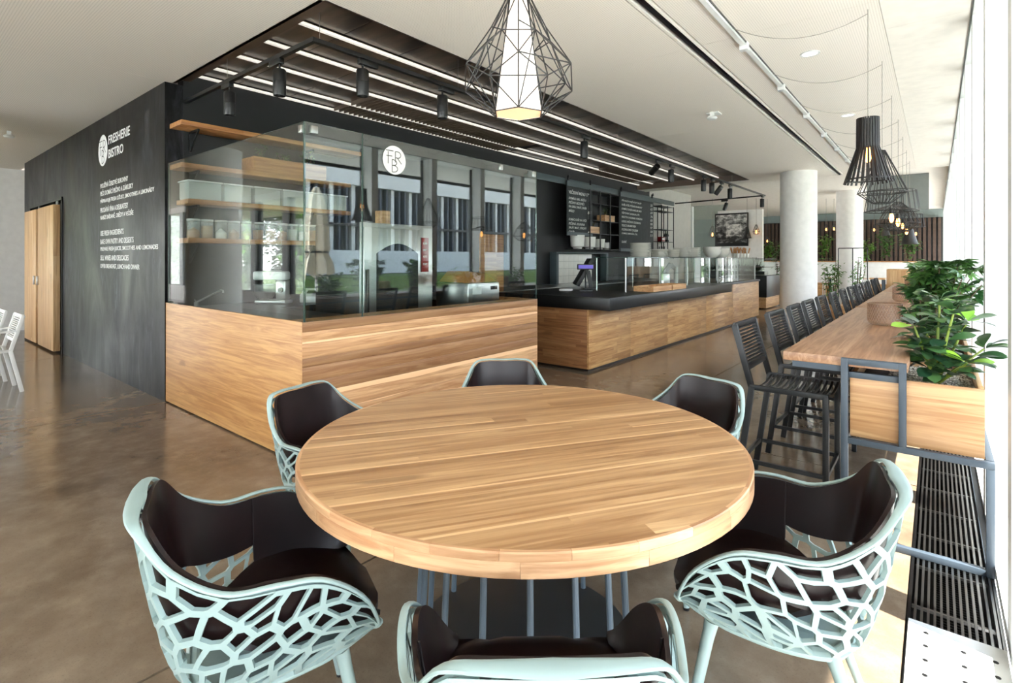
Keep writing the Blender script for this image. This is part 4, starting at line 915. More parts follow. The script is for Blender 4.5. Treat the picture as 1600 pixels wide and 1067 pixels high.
for k, (y, z) in enumerate(((9.72, 1.93), (10.35, 2.21))):
    t = thing('herb_box', ['lower oak herb box in the grid rack', 'upper oak herb box in the grid rack'][k], 'planter', (-5.69, y, z + .001))
    for a in ((-.1, .1, -.22, -.205), (-.1, .1, .205, .22), (-.1, -.085, -.205, .205), (.085, .1, -.205, .205)): MB().box(*a, 0, .14).build('side', M['oak_small'], t)
    MB().box(-.085, .085, -.205, .205, 0, .12).build('soil', M['soil'], t)
    clump((-5.69, y, z + .122), ['small green herb in the lower oak herb box', 'small green herb in the upper oak herb box'][k], .1, .16, .14, 60, .035, 'leaf_far', 'herb_plant', 60 + k, z0=.02, stems=3)
bo = MB().lathe([(0, 0), (.036, 0), (.038, .01), (.038, .18), (.014, .24), (.014, .30), (0, .30)], 14).mesh('wine_bottle', M['slab'])
bl_ = MB().lathe([(.0385, .05), (.0385, .14)], 14).mesh('label', M['vinyl'])
for k in range(6):
    t = thing('wine_bottle', 'dark wine bottle standing in the steel rack right of the chalkboards', 'bottle', (-5.62 - .1 * (k % 2), 13.2 + .1 * k, 1.421 if k < 4 else 1.851), 0, 'bottles in the right steel rack'); put('glass', bo, t); put('label', bl_, t)
t = thing('jar_box', 'small red and white box in the right steel rack', 'box', (-5.64, 13.25, 1.851)); MB().box(-.06, .06, -.1, .1, 0, .12).build('box', M['redlabel'], t, bevel=.003); MB().box(.0605, .0615, -.08, .08, .04, .09).build('label', M['vinyl'], t)

# ================================================================= BAR TABLE, PLANTERS
def bartable(y0, y1, label, first=False):
    t = thing('bar_table', label, 'table', (-.37, (y0 + y1) / 2, 0), 0, 'row of long bar tables'); yc = (y0 + y1) / 2; h = (y1 - y0) / 2
    pbox(t, 'tabletop', -.645, -.105, y0 + .0 + (.035 if first else .002), y1 - .002, .855, .90, 'oak_bar', .002)
    for y in ((-h + .002, h - .04) if first else (h - .04,)):
        f = MB(); yy0, yy1 = y, y + .03; k = 0
        f.box(-.375 + .37, -.345 + .37, yy0, yy1, 0, .9 - (.045 if y > 0 else 0)); f.box(-.14 + .37, -.11 + .37, yy0, yy1, .505, .9 - (.045 if y > 0 else 0))
        if y < 0: f.box(-.345 + .37, -.14 + .37, yy0, yy1, .87, .90); f.box(-.345 + .37, -.14 + .37, yy0 + .03, yy1 + .03, .80, .83)
        f.box(-.345 + .37, .20 + .37, yy0, yy1, .475, .505); f.box(.17 + .37, .20 + .37, yy0, yy1, 0.0, .475); f.box(-.345 + .37, .17 + .37, yy0, yy1, 0.0, .03)
        f.build('end_frame', M['slate'], t, bevel=.002)
    pbox(t, 'side_rail', .172, .20, y0 + .04, y1 - .04, .475, .505, 'slate'); pbox(t, 'side_rail', -.372, -.348, y0 + .04, y1 - .04, .475, .505, 'slate')
    pbox(t, 'floor_rail', .172, .20, y0 + .04, y1 - .04, .0, .03, 'slate')
    pbox(t, 'top_rail', -.60, -.58, y0 + .06, y1 - .06, .825, .8545, 'slate'); pbox(t, 'top_crossbar', -.60, -.376, y0 + .035, y0 + .06, .825, .8545, 'slate')
    return t
TYS = [3.10, 6.43, 9.76, 13.1]
for k in range(3): bartable(TYS[k], TYS[k + 1], ['nearest long oak bar table with slate steel end frame', 'middle long oak bar table in the row by the windows', 'farthest long oak bar table in the row by the windows'][k], k == 0)
def planter(y0, y1, label):
    t = thing('oak_planter', label, 'planter', (-.08, (y0 + y1) / 2, .506)); x0, x1 = -.34, .168; z0, z1 = .506, .815
    pbox(t, 'front_board', x0, x1, y0, y0 + .02, z0, z1, 'oak_box', .002); pbox(t, 'back_board', x0, x1, y1 - .02, y1, z0, z1, 'oak_box', .002)
    pbox(t, 'side_board', x0, x0 + .02, y0 + .021, y1 - .021, z0, z1, 'oak_small', .002); pbox(t, 'side_board', x1 - .02, x1, y0 + .021, y1 - .021, z0, z1, 'oak_small', .002)
    pbox(t, 'soil', x0 + .021, x1 - .021, y0 + .021, y1 - .021, z0, .755, 'soil')
    return t
PY = [(3.14, 3.93), (3.95, 5.1), (5.12, 6.38), (6.44, 7.6), (7.62, 8.66), (8.68, 9.71), (9.77, 11.3), (11.32, 13.0)]
for k in range(len(PY)): planter(PY[k][0], PY[k][1], 'oak planter box on the window side of the bar tables, ' + ['nearest, filled with pale gravel', 'second from the near end', 'third from the near end', 'fourth from the near end', 'fifth from the near end', 'sixth from the near end', 'seventh from the near end', 'farthest in the row'][k])
g = MB(); rg_ = random.Random(3)
for k in range(2600):
    x, y = rg_.uniform(-.20, .145), rg_.uniform(3.17, 3.90); s = rg_.uniform(.005, .010); z = .757 + rg_.uniform(0, .012); a = rg_.uniform(0, 3)
    vs = [(x + s * math.cos(a + q * 1.571) * rg_.uniform(.7, 1.2), y + s * math.sin(a + q * 1.571), z) for q in range(4)] + [(x, y, z + s * .6), (x, y, z - s * .5)]
    g.add(vs, [(0, 1, 4), (1, 2, 4), (2, 3, 4), (3, 0, 4), (1, 0, 5), (2, 1, 5), (3, 2, 5), (0, 3, 5)])
tag(g.build('gravel', M['gravel'], smooth=False), 'pale gravel filling the nearest planter box', 'gravel', kind='stuff')
rubber_plant((.0, 3.42, .765), 'rubber plant with thick oval leaves in the nearest planter')
bushy((-.02, 4.10, .756), 'small leafy shrub just behind the rubber plant', .40, .14, 12, 12, [rub[0], rub[1], schef], seed=21, scale=.8, name='leafy_shrub')
bushy((.0, 4.75, .756), 'umbrella plant with glossy fingered leaves, nearest of its kind', .60, .14, 20, 14, [schef], seed=4, scale=1.05)
bushy((.0, 5.7, .756), 'umbrella plant with glossy fingered leaves, second from the near end', .60, .14, 18, 12, [schef, schef2], seed=5, scale=1.1)
for k, y in enumerate((6.9, 8.2, 9.5, 11.0)):
    clump((.02, y, .756), 'green leafy plant in the window planters, ' + ['first beyond the umbrella plants', 'second beyond the umbrella plants', 'third beyond the umbrella plants', 'farthest along the bar tables'][k], .14, .45, .45, 260, .09, ['leaf_dark', 'leaf_far'][k % 2], seed=70 + k)
# mesh lanterns
def lantern(x, y, label):
    t = thing('mesh_lantern', label, 'lantern', (x, y, .901), 0, None); r = .108
    MB().lathe([(0, .004), (r * .75, .004), (r * .95, .02), (r, .05), (r * .99, .165)], 28).build('glass', M['smoke'], t)
    b = MB(); n = 36
    for s in (1, -1):
        for k in range(n):
            a = 2 * math.pi * k / n; b.tube([((r + .001) * math.cos(a + s * q * .1), (r + .001) * math.sin(a + s * q * .1), .03 + q * .0225) for q in range(7)], .0011, 3, False)
    w = b.build('wire_mesh', M['copperwire'], t, smooth=False); w['kind'] = 'stuff'
    MB().tube([(r * math.cos(a), r * math.sin(a), .165) for a in [2 * math.pi * k / 28 for k in range(29)]], .003, 6).build('rim', M['copperwire'], t)
lantern(-.30, 4.80, 'nearest brown wire-mesh lantern on the bar table'); lantern(-.29, 7.55, 'middle brown wire-mesh lantern on the bar tables'); lantern(-.29, 10.6, 'farthest brown wire-mesh lantern on the bar tables')
fb = thing('oak_cabinet', 'oak cabinet closing the far end of the bar tables', 'cabinet', (-.35, 13.6, 0))
pbox(fb, 'body', -.80, .12, 13.3, 14.0, .0, 1.18, 'oak_door', .003); pbox(fb, 'door', -.79, -.35, 13.28, 13.299, .08, 1.16, 'oak_door', .002); pbox(fb, 'door', -.34, .11, 13.28, 13.299, .08, 1.16, 'oak_door', .002)

# ================================================================= BAR STOOLS  (local +Y = forward)
def stool(label, mat, seat=.64, top=1.0, cat='bar stool', name='bar_stool', group='bar stools', arms=False, rot=0):
    t = thing(name, label, cat, (0, 0, 0), 0, group); w, yf, yb = .215, .19, -.19
    m = M[mat]
    for s in (-1, 1):
        MB().bar((s * w, yf, 0), (s * w, yf, seat), .026, .030, (0, 1, 0)).build('leg', m, t, bevel=.002)
        MB().bar((s * w, yb - .09, 0), (s * w, yb, seat), .026, .034, (0, 1, 0)).build('leg', m, t, bevel=.002)
        MB().bar((s * w, yb, seat - .01), (s * w, yb - .10, top), .022, .034, (0, 1, 0)).build('back_post', m, t, bevel=.002)
        MB().bar((s * w, yb - .01, seat), (s * w, yf + .013, seat), .024, .03).build('seat_rail', m, t, bevel=.002)
        if seat > .5: MB().bar((s * w, yb - .062, .20), (s * w, yf, .20), .018, .022).build('foot_rail', m, t)
        if arms: MB().bar((s * w, yb - .05, seat + .2), (s * w, yf, seat + .2), .03, .018).bar((s * w, yf, seat), (s * w, yf, seat + .2), .02).build('armrest', m, t)
    if seat > .5:
        for y in (yf, yb - .06): MB().bar((-w, y, .20), (w, y, .20), .018, .022).build('foot_rail', m, t)
    n = 14; sm = MB()
    prof = [(-w + 2 * w * i / 8, -.030 * math.sin(math.pi * i / 8) ** .8) for i in range(9)]
    for x, z in prof: pass
    pts = []
    for (x, z) in prof: pts += [(x, -.006, seat + .004 + z), (x, .006, seat + .004 + z), (x, .006, seat + .013 + z), (x, -.006, seat + .013 + z)]
    sm.add(pts, [(4 * i + q, 4 * i + (q + 1) % 4, 4 * i + 4 + (q + 1) % 4, 4 * i + 4 + q) for i in range(8) for q in range(4)] + [(3, 2, 1, 0), (32, 33, 34, 35)])
    sme = sm.mesh('seat_slat', m, smooth=False)
    for k in range(n): put('seat_slat', sme, t, (0, yb + .015 + k * (yf - yb - .01) / (n - 1), 0))
    bb = lambda f: (yb - .10 * f, seat - .01 + (top - seat + .01) * f)
    MB().bar((-w, bb(.985)[0], bb(.985)[1]), (w, bb(.985)[0], bb(.985)[1]), .024, .03).build('top_rail', m, t, bevel=.003); MB().bar((-w, bb(.32)[0], bb(.32)[1]), (w, bb(.32)[0], bb(.32)[1]), .018, .035).build('lower_rail', m, t, bevel=.002)
    bs_ = MB().bar((-w + .011, 0, 0), (w - .011, 0, 0), .014, .0085).mesh('back_slat', m, smooth=False)
    for k in range(11):
        f = .395 + .535 * k / 10; put('back_slat', bs_, t, (0, *bb(f)))
    return t
order = ['nearest', 'second', 'third', 'fourth', 'fifth', 'sixth', 'seventh', 'eighth', 'ninth', 'tenth', 'eleventh', 'twelfth', 'thirteenth']
s0 = stool('nearest black slatted bar stool at the bar tables', 'blackmetal'); s0.location = (-.66, 3.53, 0); s0.rotation_euler = (0, 0, R(-90))
for k, y in enumerate((4.32, 5.00, 5.62, 6.33, 7.15, 7.98, 8.80, 9.62, 10.45, 11.2, 12.0, 12.8)):
    dup(s0, (-.66, y, 0), R(-90) + R(random.uniform(-2, 2)), '%s black slatted bar stool counted from the near end' % order[k + 1])
# white slatted chairs at the left edge
w0 = stool('white slatted chair at the left edge, nearer the dark wall doors', 'whitechair', .44, .80, 'chair', 'slatted_chair', 'white slatted chairs on the left', True); w0.location = (-7.70, .78, 0); w0.rotation_euler = (0, 0, R(180))
dup(w0, (-8.47, .75, 0), R(180), 'second white slatted chair at the left edge, mostly out of frame')

# ================================================================= COLUMNS
for (x, y, r, h, nm) in ((-2.15, 11.8, .33, CZ, 'near'), (-1.94, 17.84, .33, 3.34, 'far')):
    struct(tag(MB().lathe([(r, 0), (r, h)], 64).build('column_' + nm, M['column'], None, (x, y, 0)), 'round white column, the %s one of two' % nm, 'column'))
struct(MB().lathe([(.40, 0), (.40, CZ)], 48).build('column_rear', M['column'], None, (-9.0, .20, 0)))

# ================================================================= FAR END OF THE ROOM
struct(MB().box(-6.0, -5.86, 13.0, 16.0, 0, 3.34).build('wall_partition', M['greywall']))
struct(MB().box(-6.0, -5.82, 16.0, 16.14, 0, 3.0).build('trim_4', M['white']))
wp = struct(MB().box(-5.75, -4.35, 18.2, 18.35, 0, 3.0).build('wall_poster', M['whitewall']))
struct(MB().box(-12, -5.76, 19.0, 19.02, 0, 3.3).build('window_60', M['greyglass']))
po = thing('framed_photograph', 'large black framed black-and-white photograph on the pale far wall', 'picture', (-5.3, 18.17, 2.36))
MB().box(-.53, .53, -.02, .02, -.55, .55).build('frame', M['black'], po, bevel=.003)
def photo():
    k = N('monochrome_print'); v = k.coords(); p = k.xyz(v); n1 = k.noise(k.scale(v, (5, 5, 8)), 1, 5, .7); 
    blk = k.math('MULTIPLY', k.math('LESS_THAN', k.math('ABSOLUTE', k.math('SUBTRACT', p[0], .08)), .24), k.math('LESS_THAN', k.math('ABSOLUTE', k.math('ADD', p[2], .02)), .2))
    f = k.math('ADD', n1, k.math('MULTIPLY', blk, .12)); f2 = k.math('ADD', f, k.math('MULTIPLY', p[2], .16))
    return k.bsdf(k.ramp(f2, [(.42, srgb(20, 20, 20)), (.55, srgb(120, 118, 116)), (.68, srgb(215, 212, 208))]), .4)
MB().box(-.49, .49, -.024, -.0205, -.44, .50).build('print', photo(), po)
# slat wall, bench planters
sw = struct(MB().box(-7, .2, 26.0, 26.2, 0, 3.0).build('wall_slats', M['black']))
slm = MB().box(0, .09, -.07, 0, 0.8, 2.98).mesh('slat', M['slatwood'], smooth=False)
for k in range(48): put('slat', slm, sw, (-7 + .15 * k, 26.0, 0))
lw = tag(MB().box(-6.5, -.55, 23.9, 24.3, 0, 1.27).build('long_planter', M['white'], bevel=.01), 'long white planter wall in front of the dark slatted far wall', 'planter')
tag(MB().box(-6.5, -.55, 23.86, 24.34, 1.271, 1.30).build('oak_ledge', M['oak_small']), 'thin oak ledge along the long white planter', 'ledge')
tag(MB().box(-6.5, -.6, 23.3, 23.85, .0, .46).build('bench', M['oak_cy']), 'oak bench running along the long white planter', 'bench')
for k in range(9):
    x = -6.2 + .68 * k
    clump((x, 24.1, 1.302), 'green climbing plant on the long white planter, ' + ['first from the left', 'second from the left', 'third from the left', 'fourth from the left', 'fifth from the left', 'fourth from the right', 'third from the right', 'second from the right', 'first from the right'][k], .33, .2, [1.2, .8, 1.0, .7, 1.1, 1.25, .9, 1.3, 1.1][k], 230, .15, 'leaf_far', seed=100 + k)
clump((-3.95, 18.8, .0), 'dark green palm-like plant left of the near white column', .35, .35, 2.1, 260, .16, 'leaf_dark', 'potted_shrub', 130)
for k in range(4):
    clump((-5.65 + .42 * k, 17.6, 1.0), 'dark strap-leaved plant below the framed photograph, ' + ['leftmost', 'second from the left', 'second from the right', 'rightmost'][k], .2, .2, .5, 90, .11, 'leaf_black', 'strap_leaf_plant', 140 + k, strap=True, z0=0)
tag(MB().box(-5.8, -4.1, 17.45, 17.85, 0, 1.0).build('planter_trough', M['blackmatte']), 'dark trough holding the strap-leaved plants', 'planter')
clump((-1.95, 14.6, 0.25), 'tall leafy plant just right of the near white column', .30, .30, 1.25, 330, .10, 'leaf_far', 'potted_shrub', 150)
clump((-1.62, 16.3, .3), 'climbing plant on the steel trellis at the far white column', .32, .3, 1.15, 200, .09, 'leaf_far', 'climbing_plant', 151)
for k, (x, y) in enumerate(((-1.95, 14.6), (-1.62, 16.3))):
    tag(MB().prism([(-.3, -.25), (.3, -.25), (.3, .25), (-.3, .25)], 0, .3).build('planter_box', M['oak_small'], None, (x, y, 0), bevel=.01), ['low oak planter box right of the near white column', 'low oak planter box in front of the far white column'][k], 'planter')
tr_ = thing('steel_trellis', 'black steel trellis frame standing before the far white column', 'trellis', (-1.75, 16.75, 0))
for x in (-.33, .0, .33): MB().tube([(x, 0, 0), (x, 0, 1.68)], .012, 6).build('upright', M['blackmetal'], tr_)
MB().tube([(-.33, 0, 1.68), (.33, 0, 1.68)], .012, 6).build('crossbar', M['blackmetal'], tr_)
# far dining set
def far_table(x, y, label):
    t = thing('dining_table', label, 'table', (x, y, 0)); MB().box(-.8, .8, -.4, .4, .71, .75).build('tabletop', M['oak_small'], t, bevel=.003)
    for sx_ in (-.74, .74):
        for sy_ in (-.34, .34): MB().box(sx_ - .03, sx_ + .03, sy_ - .03, sy_ + .03, 0, .709).build('leg', M['slate'], t)
far_table(-2.1, 21.3, 'far oak dining table right of the white columns'); far_table(-4.6, 21.6, 'far oak dining table seen through the glass cases')
for k, (x, y, a) in enumerate(((-1.0, 21.3, 90), (-2.5, 20.6, 0), (-1.9, 20.6, 0), (-3.0, 22.2, 180), (-4.9, 20.9, 0), (-4.2, 20.9, 0))):
    dup(w0, (x, y, 0), R(a), 'white slatted chair at the far dining tables, ' + ['at the right table end', 'second nearest the camera side', 'nearest the camera side', 'by the bench on the right', 'left one behind the glass cases', 'right one behind the glass cases'][k])['group'] = 'white slatted chairs at the far tables'
struct(MB().box(-1.30, -.13, 15.15, 15.20, 2.52, 3.338).build('trim_5', M['smokepanel']))
struct(MB().box(-24, .6, 26.25, 26.4, 0, 3.34).build('wall_far', M['tealwall']))
struct(MB().box(-7, .5, 30.8, 31, 0, 3.4).build('wall_far', M['greywall'])) if False else None

# ================================================================= CEILING FITTINGS
tk = thing('track_rail', 'black lighting track forming an angular loop under the ceiling recess', 'track', (-3.48, 2.04, 2.97))
def tr_seg(a, b): MB().bar(Vector(a) - Vector((-3.48, 2.04, 2.97)), Vector(b) - Vector((-3.48, 2.04, 2.97)), .035, .032).build('track', M['track'], tk)
tr_seg((-5.85, 2.04, 2.97), (-3.4625, 2.04, 2.97)); tr_seg((-3.48, 2.0576, 2.97), (-3.33, 14.10, 2.97)); tr_seg((-3.31, 14.12, 2.97), (-5.8, 14.6, 2.97))
for (x, y) in ((-4.9, 2.04), (-3.5, 2.1), (-3.475, 3.5), (-3.46, 5.0), (-3.44, 6.6), (-3.42, 8.2), (-3.40, 9.8), (-3.37, 11.6)):
    MB().tube([(x + 3.48, y - 2.04, .016), (x + 3.48, y - 2.04, .29)], .002, 4).build('suspension_wire', M['steel'], tk)
def spot(x, y, axis, tilt, az, label):
    t = thing('spotlight', label, 'spotlight', (x, y, 2.953), axis, None)
    MB().box(-.02, .02, -.085, .085, -.045, 0).build('adapter', M['track'], t, bevel=.003); MB().tube([(0, -.05, -.045), (0, -.05, -.085)], .009, 8).build('stem', M['track'], t)
    e = MB().lathe([(0, .02), (.043, .02), (.048, .012), (.048, -.075), (.046, -.078), (.048, -.081), (.048, -.17), (.044, -.185), (.040, -.18), (.036, -.14), (0, -.14)], 24).build('lamp_head', M['track'], t, (0, -.05, -.105), (R(tilt), 0, R(az)))
sp = [(-4.9, 2.04, 90, 0, 0, 'black spotlight nearest the dark wall on the short track'), (-4.02, 2.04, 90, 0, 0, 'black spotlight beside the near corner of the track'),
      (-3.475, 2.50, 0, 0, 0, 'first black spotlight after the corner on the long track'), (-3.465, 3.34, 0, 0, 0, 'black spotlight left of the big wire pendant'),
      (-3.44, 5.75, 0, 0, 0, 'lone black spotlight midway along the long track'), (-3.41, 7.9, 0, 62, 60, 'sideways tilted black spotlight on the long track'), (-3.41, 8.45, 0, 0, 0, 'upright black spotlight right of the sideways tilted one'),
      (-3.39, 9.95, 0, 0, 0, 'leftmost spotlight of the far group of four on the track'), (-3.385, 10.40, 0, 0, 0, 'second spotlight of the far group of four on the track'), (-3.38, 10.95, 0, 38, 90, 'tilted spotlight in the far group of four on the track'),
      (-3.37, 11.5, 0, 0, 0, 'rightmost spotlight of the far group of four on the track'), (-3.33, 13.95, 0, 0, 0, 'black spotlight at the far corner of the track'), (-4.35, 14.32, 79, 18, 20, 'black spotlight on the far cross track above the photograph')]
for a in sp: spot(a[0], a[1], R(a[2]), a[3], a[4], a[5])
# cable rail along the ceiling, swags
cb = thing('cable_rail', 'white ceiling rail with junction clips carrying the lamp cables', 'rail', (-1.20, 6.0, CZ))
MB().box(-.018, .018, -7, 6.7, -.03, 0).build('rail', M['white'], cb); MB().box(.02, .026, -7, 6.7, -.012, -.001).build('shadow_strip', M['darksteel'], cb)  # dark strip beside the rail stands in for the shade of a gap
for y in (4.45, 5.75, 7.05, 8.3, 9.5, 10.7): MB().box(-.03, .03, y - 6.03, y - 5.97, -.06, 0).build('clip', M['white'], cb)
DWN = [(-.83, 5.03), (-.83, 7.48), (-.83, 9.9)]
for k, (x, y) in enumerate(DWN):
    t = thing('downlight', 'round recessed ceiling downlight, ' + ['nearest above the bar', 'middle one above the bar', 'farthest above the bar'][k], 'downlight', (x, y, CZ)); MB().lathe([(.060, -.004), (.075, -.004), (.075, 0), (.060, 0)], 28).build('ring', M['white'], t); MB().lathe([(0, -.002), (.059, -.002)], 24).build('diffuser', M['downlight'], t)
for k, (x, y, l) in enumerate(((-2.06, 6.31, 'white ceiling sensor between the recess and the slot'), (-9.8, 1.256, 'white ceiling sensor at the left edge'))):
    t = thing('ceiling_sensor', l, 'sensor', (x, y, CZ)); MB().box(-.02, .02, -.02, .02, -.05, 0).build('bracket', M['white'], t); MB().lathe([(0, -.09), (.045, -.088), (.06, -.07), (.045, -.05), (0, -.05)], 20).build('dome', M['white'], t)
    if k == 0: MB().box(-.07, .07, -.12, .02, -.012, -.001).build('name_plate', M['white'], t, (0, .12, 0))
def cord(name_parent, pts, r=.0025): return MB().tube(pts, r, 5).build('cord', M['greywall'] if False else M['bronze_edge'], name_parent)
# big wire pendant over the table
pe = thing('wire_pendant_lamp', 'large geometric black wire pendant with lit hexagonal white shade above the round table', 'lamp', (-1.205, 1.53, 0))
zb = 1.935
hexp = lambda r, z, a0=0.0: [(r * math.cos(a0 + k * math.pi / 3), r * math.sin(a0 + k * math.pi / 3), z) for k in range(6)]
a0 = R(-51.8)
A = hexp(.096, zb, a0); B = hexp(.028, zb + .62, a0)
B = hexp(.030, zb + .46, a0)
MB().add(A + B, [(k, (k + 1) % 6, 6 + (k + 1) % 6, 6 + k) for k in range(6)]).build('shade', M['shade'], pe, smooth=False)
Ai = hexp(.0945, zb + .003, a0); MB().add(Ai, [tuple(range(6))]).build('diffuser', M['shade_bottom'], pe, smooth=False)
wfr = MB(); wr_ = .0024
def ln(p, q): wfr.tube([p, q], wr_, 5, False)
C1 = hexp(.198, zb + .085, a0 + R(30)); C2 = hexp(.212, zb + .15, a0); D1 = hexp(.118, zb + .27, a0 + R(30)); E1 = hexp(.040, zb + .44, a0); D2 = hexp(.112, zb + .30, a0)
for k in range(6):
    j = (k + 1) % 6; h = (k - 1) % 6
    ln(A[k], A[j]); ln(A[k], B[k]); ln(A[k], C1[k]); ln(A[k], C1[h]); ln(A[k], C2[k]); ln(C1[k], C2[k]); ln(C1[k], C2[j]); ln(C1[k], C1[j]) if k % 2 else ln(C2[k], C2[j])
    ln(C2[k], D1[k]); ln(C2[k], D1[h]); ln(C2[k], D2[k]); ln(C1[k], D1[k]); ln(D1[k], D1[j]); ln(D1[k], E1[k]); ln(D1[k], E1[j]); ln(D2[k], E1[k]); ln(D2[k], D1[k]); ln(E1[k], B[k]); ln(E1[k], (0, 0, zb + .62)); ln(A[k], D1[k]) if k % 2 == 0 else None
wfr.build('wire_cage', M['lampblack'], pe); MB().tube([(0, 0, zb + .6), (0, 0, CZ)], .004, 6).build('cord', M['lampblack'], pe)
MB().lathe([(0, zb + .67), (.02, zb + .67), (.022, zb + .60), (0, zb + .60)], 16).build('cap', M['lampblack'], pe)
# lamps over the bar
BX = -.37
def bulb(t, z, s=1.0, e='bulb'):
    MB().lathe([(0, z - .06 * s), (.013 * s, z - .05 * s), (.021 * s, z - .02 * s), (.018 * s, z + .012 * s), (.012 * s, z + .04 * s), (0, z + .045 * s)], 12).build('bulb', M[e], t)
    MB().lathe([(.015 * s, z + .035 * s), (.017 * s, z + .09 * s), (0, z + .09 * s)], 10).build('socket', M['lampblack'], t)
def cordrun(t, z, y):
    MB().tube([(0, 0, z), (0, 0, CZ)], .0025, 5).build('cord', M['cordgrey'], t)
    pts = []
    for k in range(13):
        f = k / 12; pts.append((-.80 * f, (-.35) * f, CZ - .03 - .20 * 4 * f * (1 - f) * .6)); 
    MB().tube(pts, .0025, 5).build('cord', M['cordgrey'], t)
def slat_lamp(y, label):
    t = thing('slat_pendant_lamp', label, 'lamp', (BX, y, 0)); z0, zm, z1 = 1.925, 2.17, 2.375
    n = 26
    s = MB(); s.add([(.138, -.006, z0), (.146, -.006, z0), (.146, .006, z0), (.138, .006, z0), (.062, -.006, zm), (.070, -.006, zm), (.070, .006, zm), (.062, .006, zm), (.060, -.006, z1), (.068, -.006, z1), (.068, .006, z1), (.060, .006, z1)],
                    [(0, 3, 2, 1), (0, 1, 5, 4), (1, 2, 6, 5), (2, 3, 7, 6), (3, 0, 4, 7), (4, 5, 9, 8), (5, 6, 10, 9), (6, 7, 11, 10), (7, 4, 8, 11), (8, 9, 10, 11)])
    me = s.mesh('slat', M['lampblack'], smooth=False)
    for k in range(n): put('slat', me, t, (0, 0, 0), (0, 0, 2 * math.pi * k / n))
    MB().lathe([(.055, zm), (.062, zm), (.062, zm + .012), (.055, zm + .012)], 26).lathe([(.128, z0 + .02), (.137, z0 + .02), (.135, z0 + .03), (.128, z0 + .03)], 26).build('hoop', M['lampblack'], t)
    MB().lathe([(0, z1 - .02), (.06, z1 - .02), (.06, z1 - .01), (0, z1 - .01)], 26).build('cap', M['lampblack'], t)
    bulb(t, 2.13, 1.1, 'filament'); cordrun(t, z1, y); return t
def cage(y, kind, label, z=2.0, s=1.0, x=BX, run=True, zc=CZ, cat_='lamp'):
    t = thing('wire_pendant_lamp', label, 'lamp', (x, y, 0)); b = MB(); n = 22
    if kind == 'diamond': rings = [(.02, .30), (.16, -.02), (.06, -.10)]
    elif kind == 'drum': rings = [(.205, .27), (.235, .06), (.03, .12)]
    elif kind == 'crown': rings = [(.03, .22), (.13, .12), (.20, -.02), (.10, -.10)]
    elif kind == 'drop': rings = [(.015, .16), (.075, .0), (.05, -.06)]; n = 9
    else: rings = [(.04, .16), (.11, -.10)]
    if kind == 'cone':
        b.lathe([(.035 * s, z + .16 * s), (.045 * s, z + .02 * s), (.11 * s, z - .12 * s), (.105 * s, z - .12 * s), (.03 * s, z + .15 * s)], 20); b.build('shade', M['lampblack'], t)
    else:
        tw = .25 if kind in ('crown',) else 0
        for k in range(n):
            a = 2 * math.pi * k / n
            pts = [(r * s * math.cos(a + tw * q), r * s * math.sin(a + tw * q), z + h * s) for q, (r, h) in enumerate(rings)]
            b.tube(pts, (.0034 if y < 15 else .005), 4, False)
        for r, h in rings: b.tube([(r * s * math.cos(2 * math.pi * q / 24), r * s * math.sin(2 * math.pi * q / 24), z + h * s) for q in range(25)], .0042, 4, False)
        b.build('wire_cage', M['lampblack'], t)
    if not (kind == 'diamond' and y < 6): bulb(t, z, 1.0 * min(s, 1.2))
    top = z + (.3 if kind == 'diamond' else .08) * s
    if run: cordrun(t, top, y)
    else: MB().tube([(0, 0, top), (0, 0, zc)], .004, 4).build('cord', M['bronze_edge'], t)
    return t
slat_lamp(4.39, 'black slatted pendant lamp nearest above the bar tables')
cage(5.62, 'diamond', 'black wire diamond pendant just behind the slatted lamp', 2.00, 1.15)
cage(6.87, 'drum', 'wide black wire drum pendant, third along the bar', 1.84, 1.03)
cage(8.1, 'crown', 'black wire crown pendant, fourth along the bar', 1.86, 1.1); cage(9.3, 'diamond', 'black wire diamond pendant, fifth along the bar', 1.87, .9)
cage(10.5, 'drum', 'wide black wire drum pendant, sixth along the bar', 1.84, 1.0); cage(11.7, 'cone', 'black cone pendant, last along the bar', 1.80, 1.2)
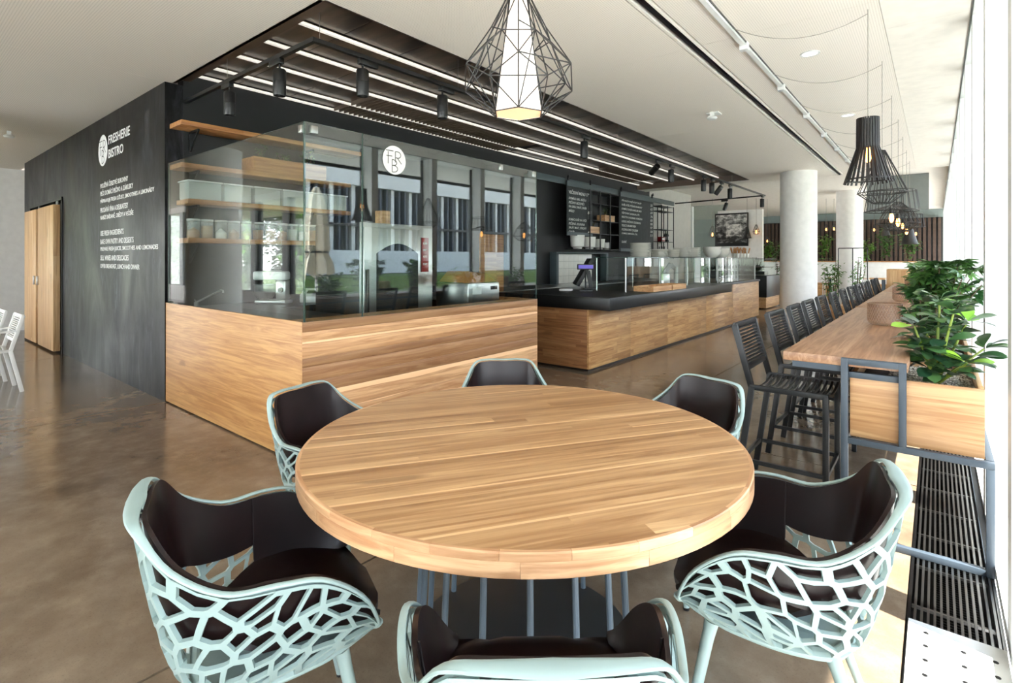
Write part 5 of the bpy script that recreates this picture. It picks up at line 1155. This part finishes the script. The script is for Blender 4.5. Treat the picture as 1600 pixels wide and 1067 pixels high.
far = [(-5.64, 17.3, 2.19, 'drop', 1.6, 'small wire drop pendant left of the framed photograph'), (-4.74, 17.9, 2.21, 'cone', 1.3, 'small black cone pendant over the right edge of the photograph'), (-4.51, 18.1, 2.27, 'drop', 1.4, 'small wire drop pendant right of the photograph'),
       (-4.3, 18.6, 1.98, 'drop', .9, 'small bare glowing pendant before the dark plant'), (-2.77, 19.6, 2.35, 'drop', 1.0, 'left small glowing pendant between the two columns'), (-2.58, 19.8, 2.37, 'drop', 1.0, 'right small glowing pendant between the two columns'),
       (-1.55, 20.4, 2.33, 'drop', 1.0, 'small glowing pendant right of the far column'), (-1.25, 20.4, 2.27, 'cone', 1.2, 'small dark house-shaped pendant right of the far column'), (-.50, 21.0, 2.2, 'drop', 1.2, 'small glowing pendant at the right end of the room')]
for x, y, z, kd, s, l in far: cage(y, kd, l, z, s, x, False, 3.34)

# ================================================================= OUTSIDE AND BEHIND THE CAMERA (mirrored in the glass)
um = thing('closed_parasol', 'closed beige parasol standing on the terrace outside', 'parasol', (3.1, 5.75, -.05))
MB().tube([(0, 0, 0), (0, 0, 2.9)], .03, 10).build('pole', M['white'], um)
c = MB(); n = 24; pts = []
for (z, r) in ((2.88, .05), (2.6, .14), (2.1, .20), (1.62, .22), (1.55, .19), (1.4, .26), (1.1, .30)):
    for k in range(n + 1): a = 2 * math.pi * k / n; q = r * (1 + .22 * math.cos(6 * a)); pts.append((q * math.cos(a), q * math.sin(a), z + (.08 * math.cos(6 * a) if z < 1.2 else 0)))
c.grid(pts, 7, n + 1).build('canopy_cloth', M['parasol'], um); MB().lathe([(.20, 1.6), (.235, 1.6), (.235, 1.56), (.20, 1.56)], 20).build('strap', M['black'], um)
MB().box(-.35, .35, -.35, .35, 0, .06).build('base', M['greycol'], um)
for k in range(10):
    clump((1.5, 3.0 + 1.4 * k, .45), 'dark shrub in the trough along the terrace outside, place %s from the near end' % order[k], .3, .6, .5, 150, .11, 'leaf_black', 'terrace_shrub', 200 + k)
tag(MB().box(1.2, 1.8, 2.2, 16.5, -.05, .45).build('terrace_trough', M['greycol']), 'long grey planting trough on the terrace outside', 'planter')
for k in range(9):
    clump((-24 + 1.9 * k, -3.75, .45), 'dark shrub outside the rear windows, place %s from the left' % order[k], .8, .3, .75, 260, .12, 'leaf_dark', 'hedge_shrub', 230 + k)
for k, x in enumerate((-47, -43.5, -40, -37, -34, -31, -28, -25, -22, -18)):
    t = clump((x, -8 - k % 2 * 2.5, -.05), 'broad leafy tree on the lawn behind the rear windows, place %s from the left' % order[k], 1.75, 1.6, 5.4, 1900, .42, 'leaf_far', 'garden_tree', 250 + k, z0=.5, stems=4)
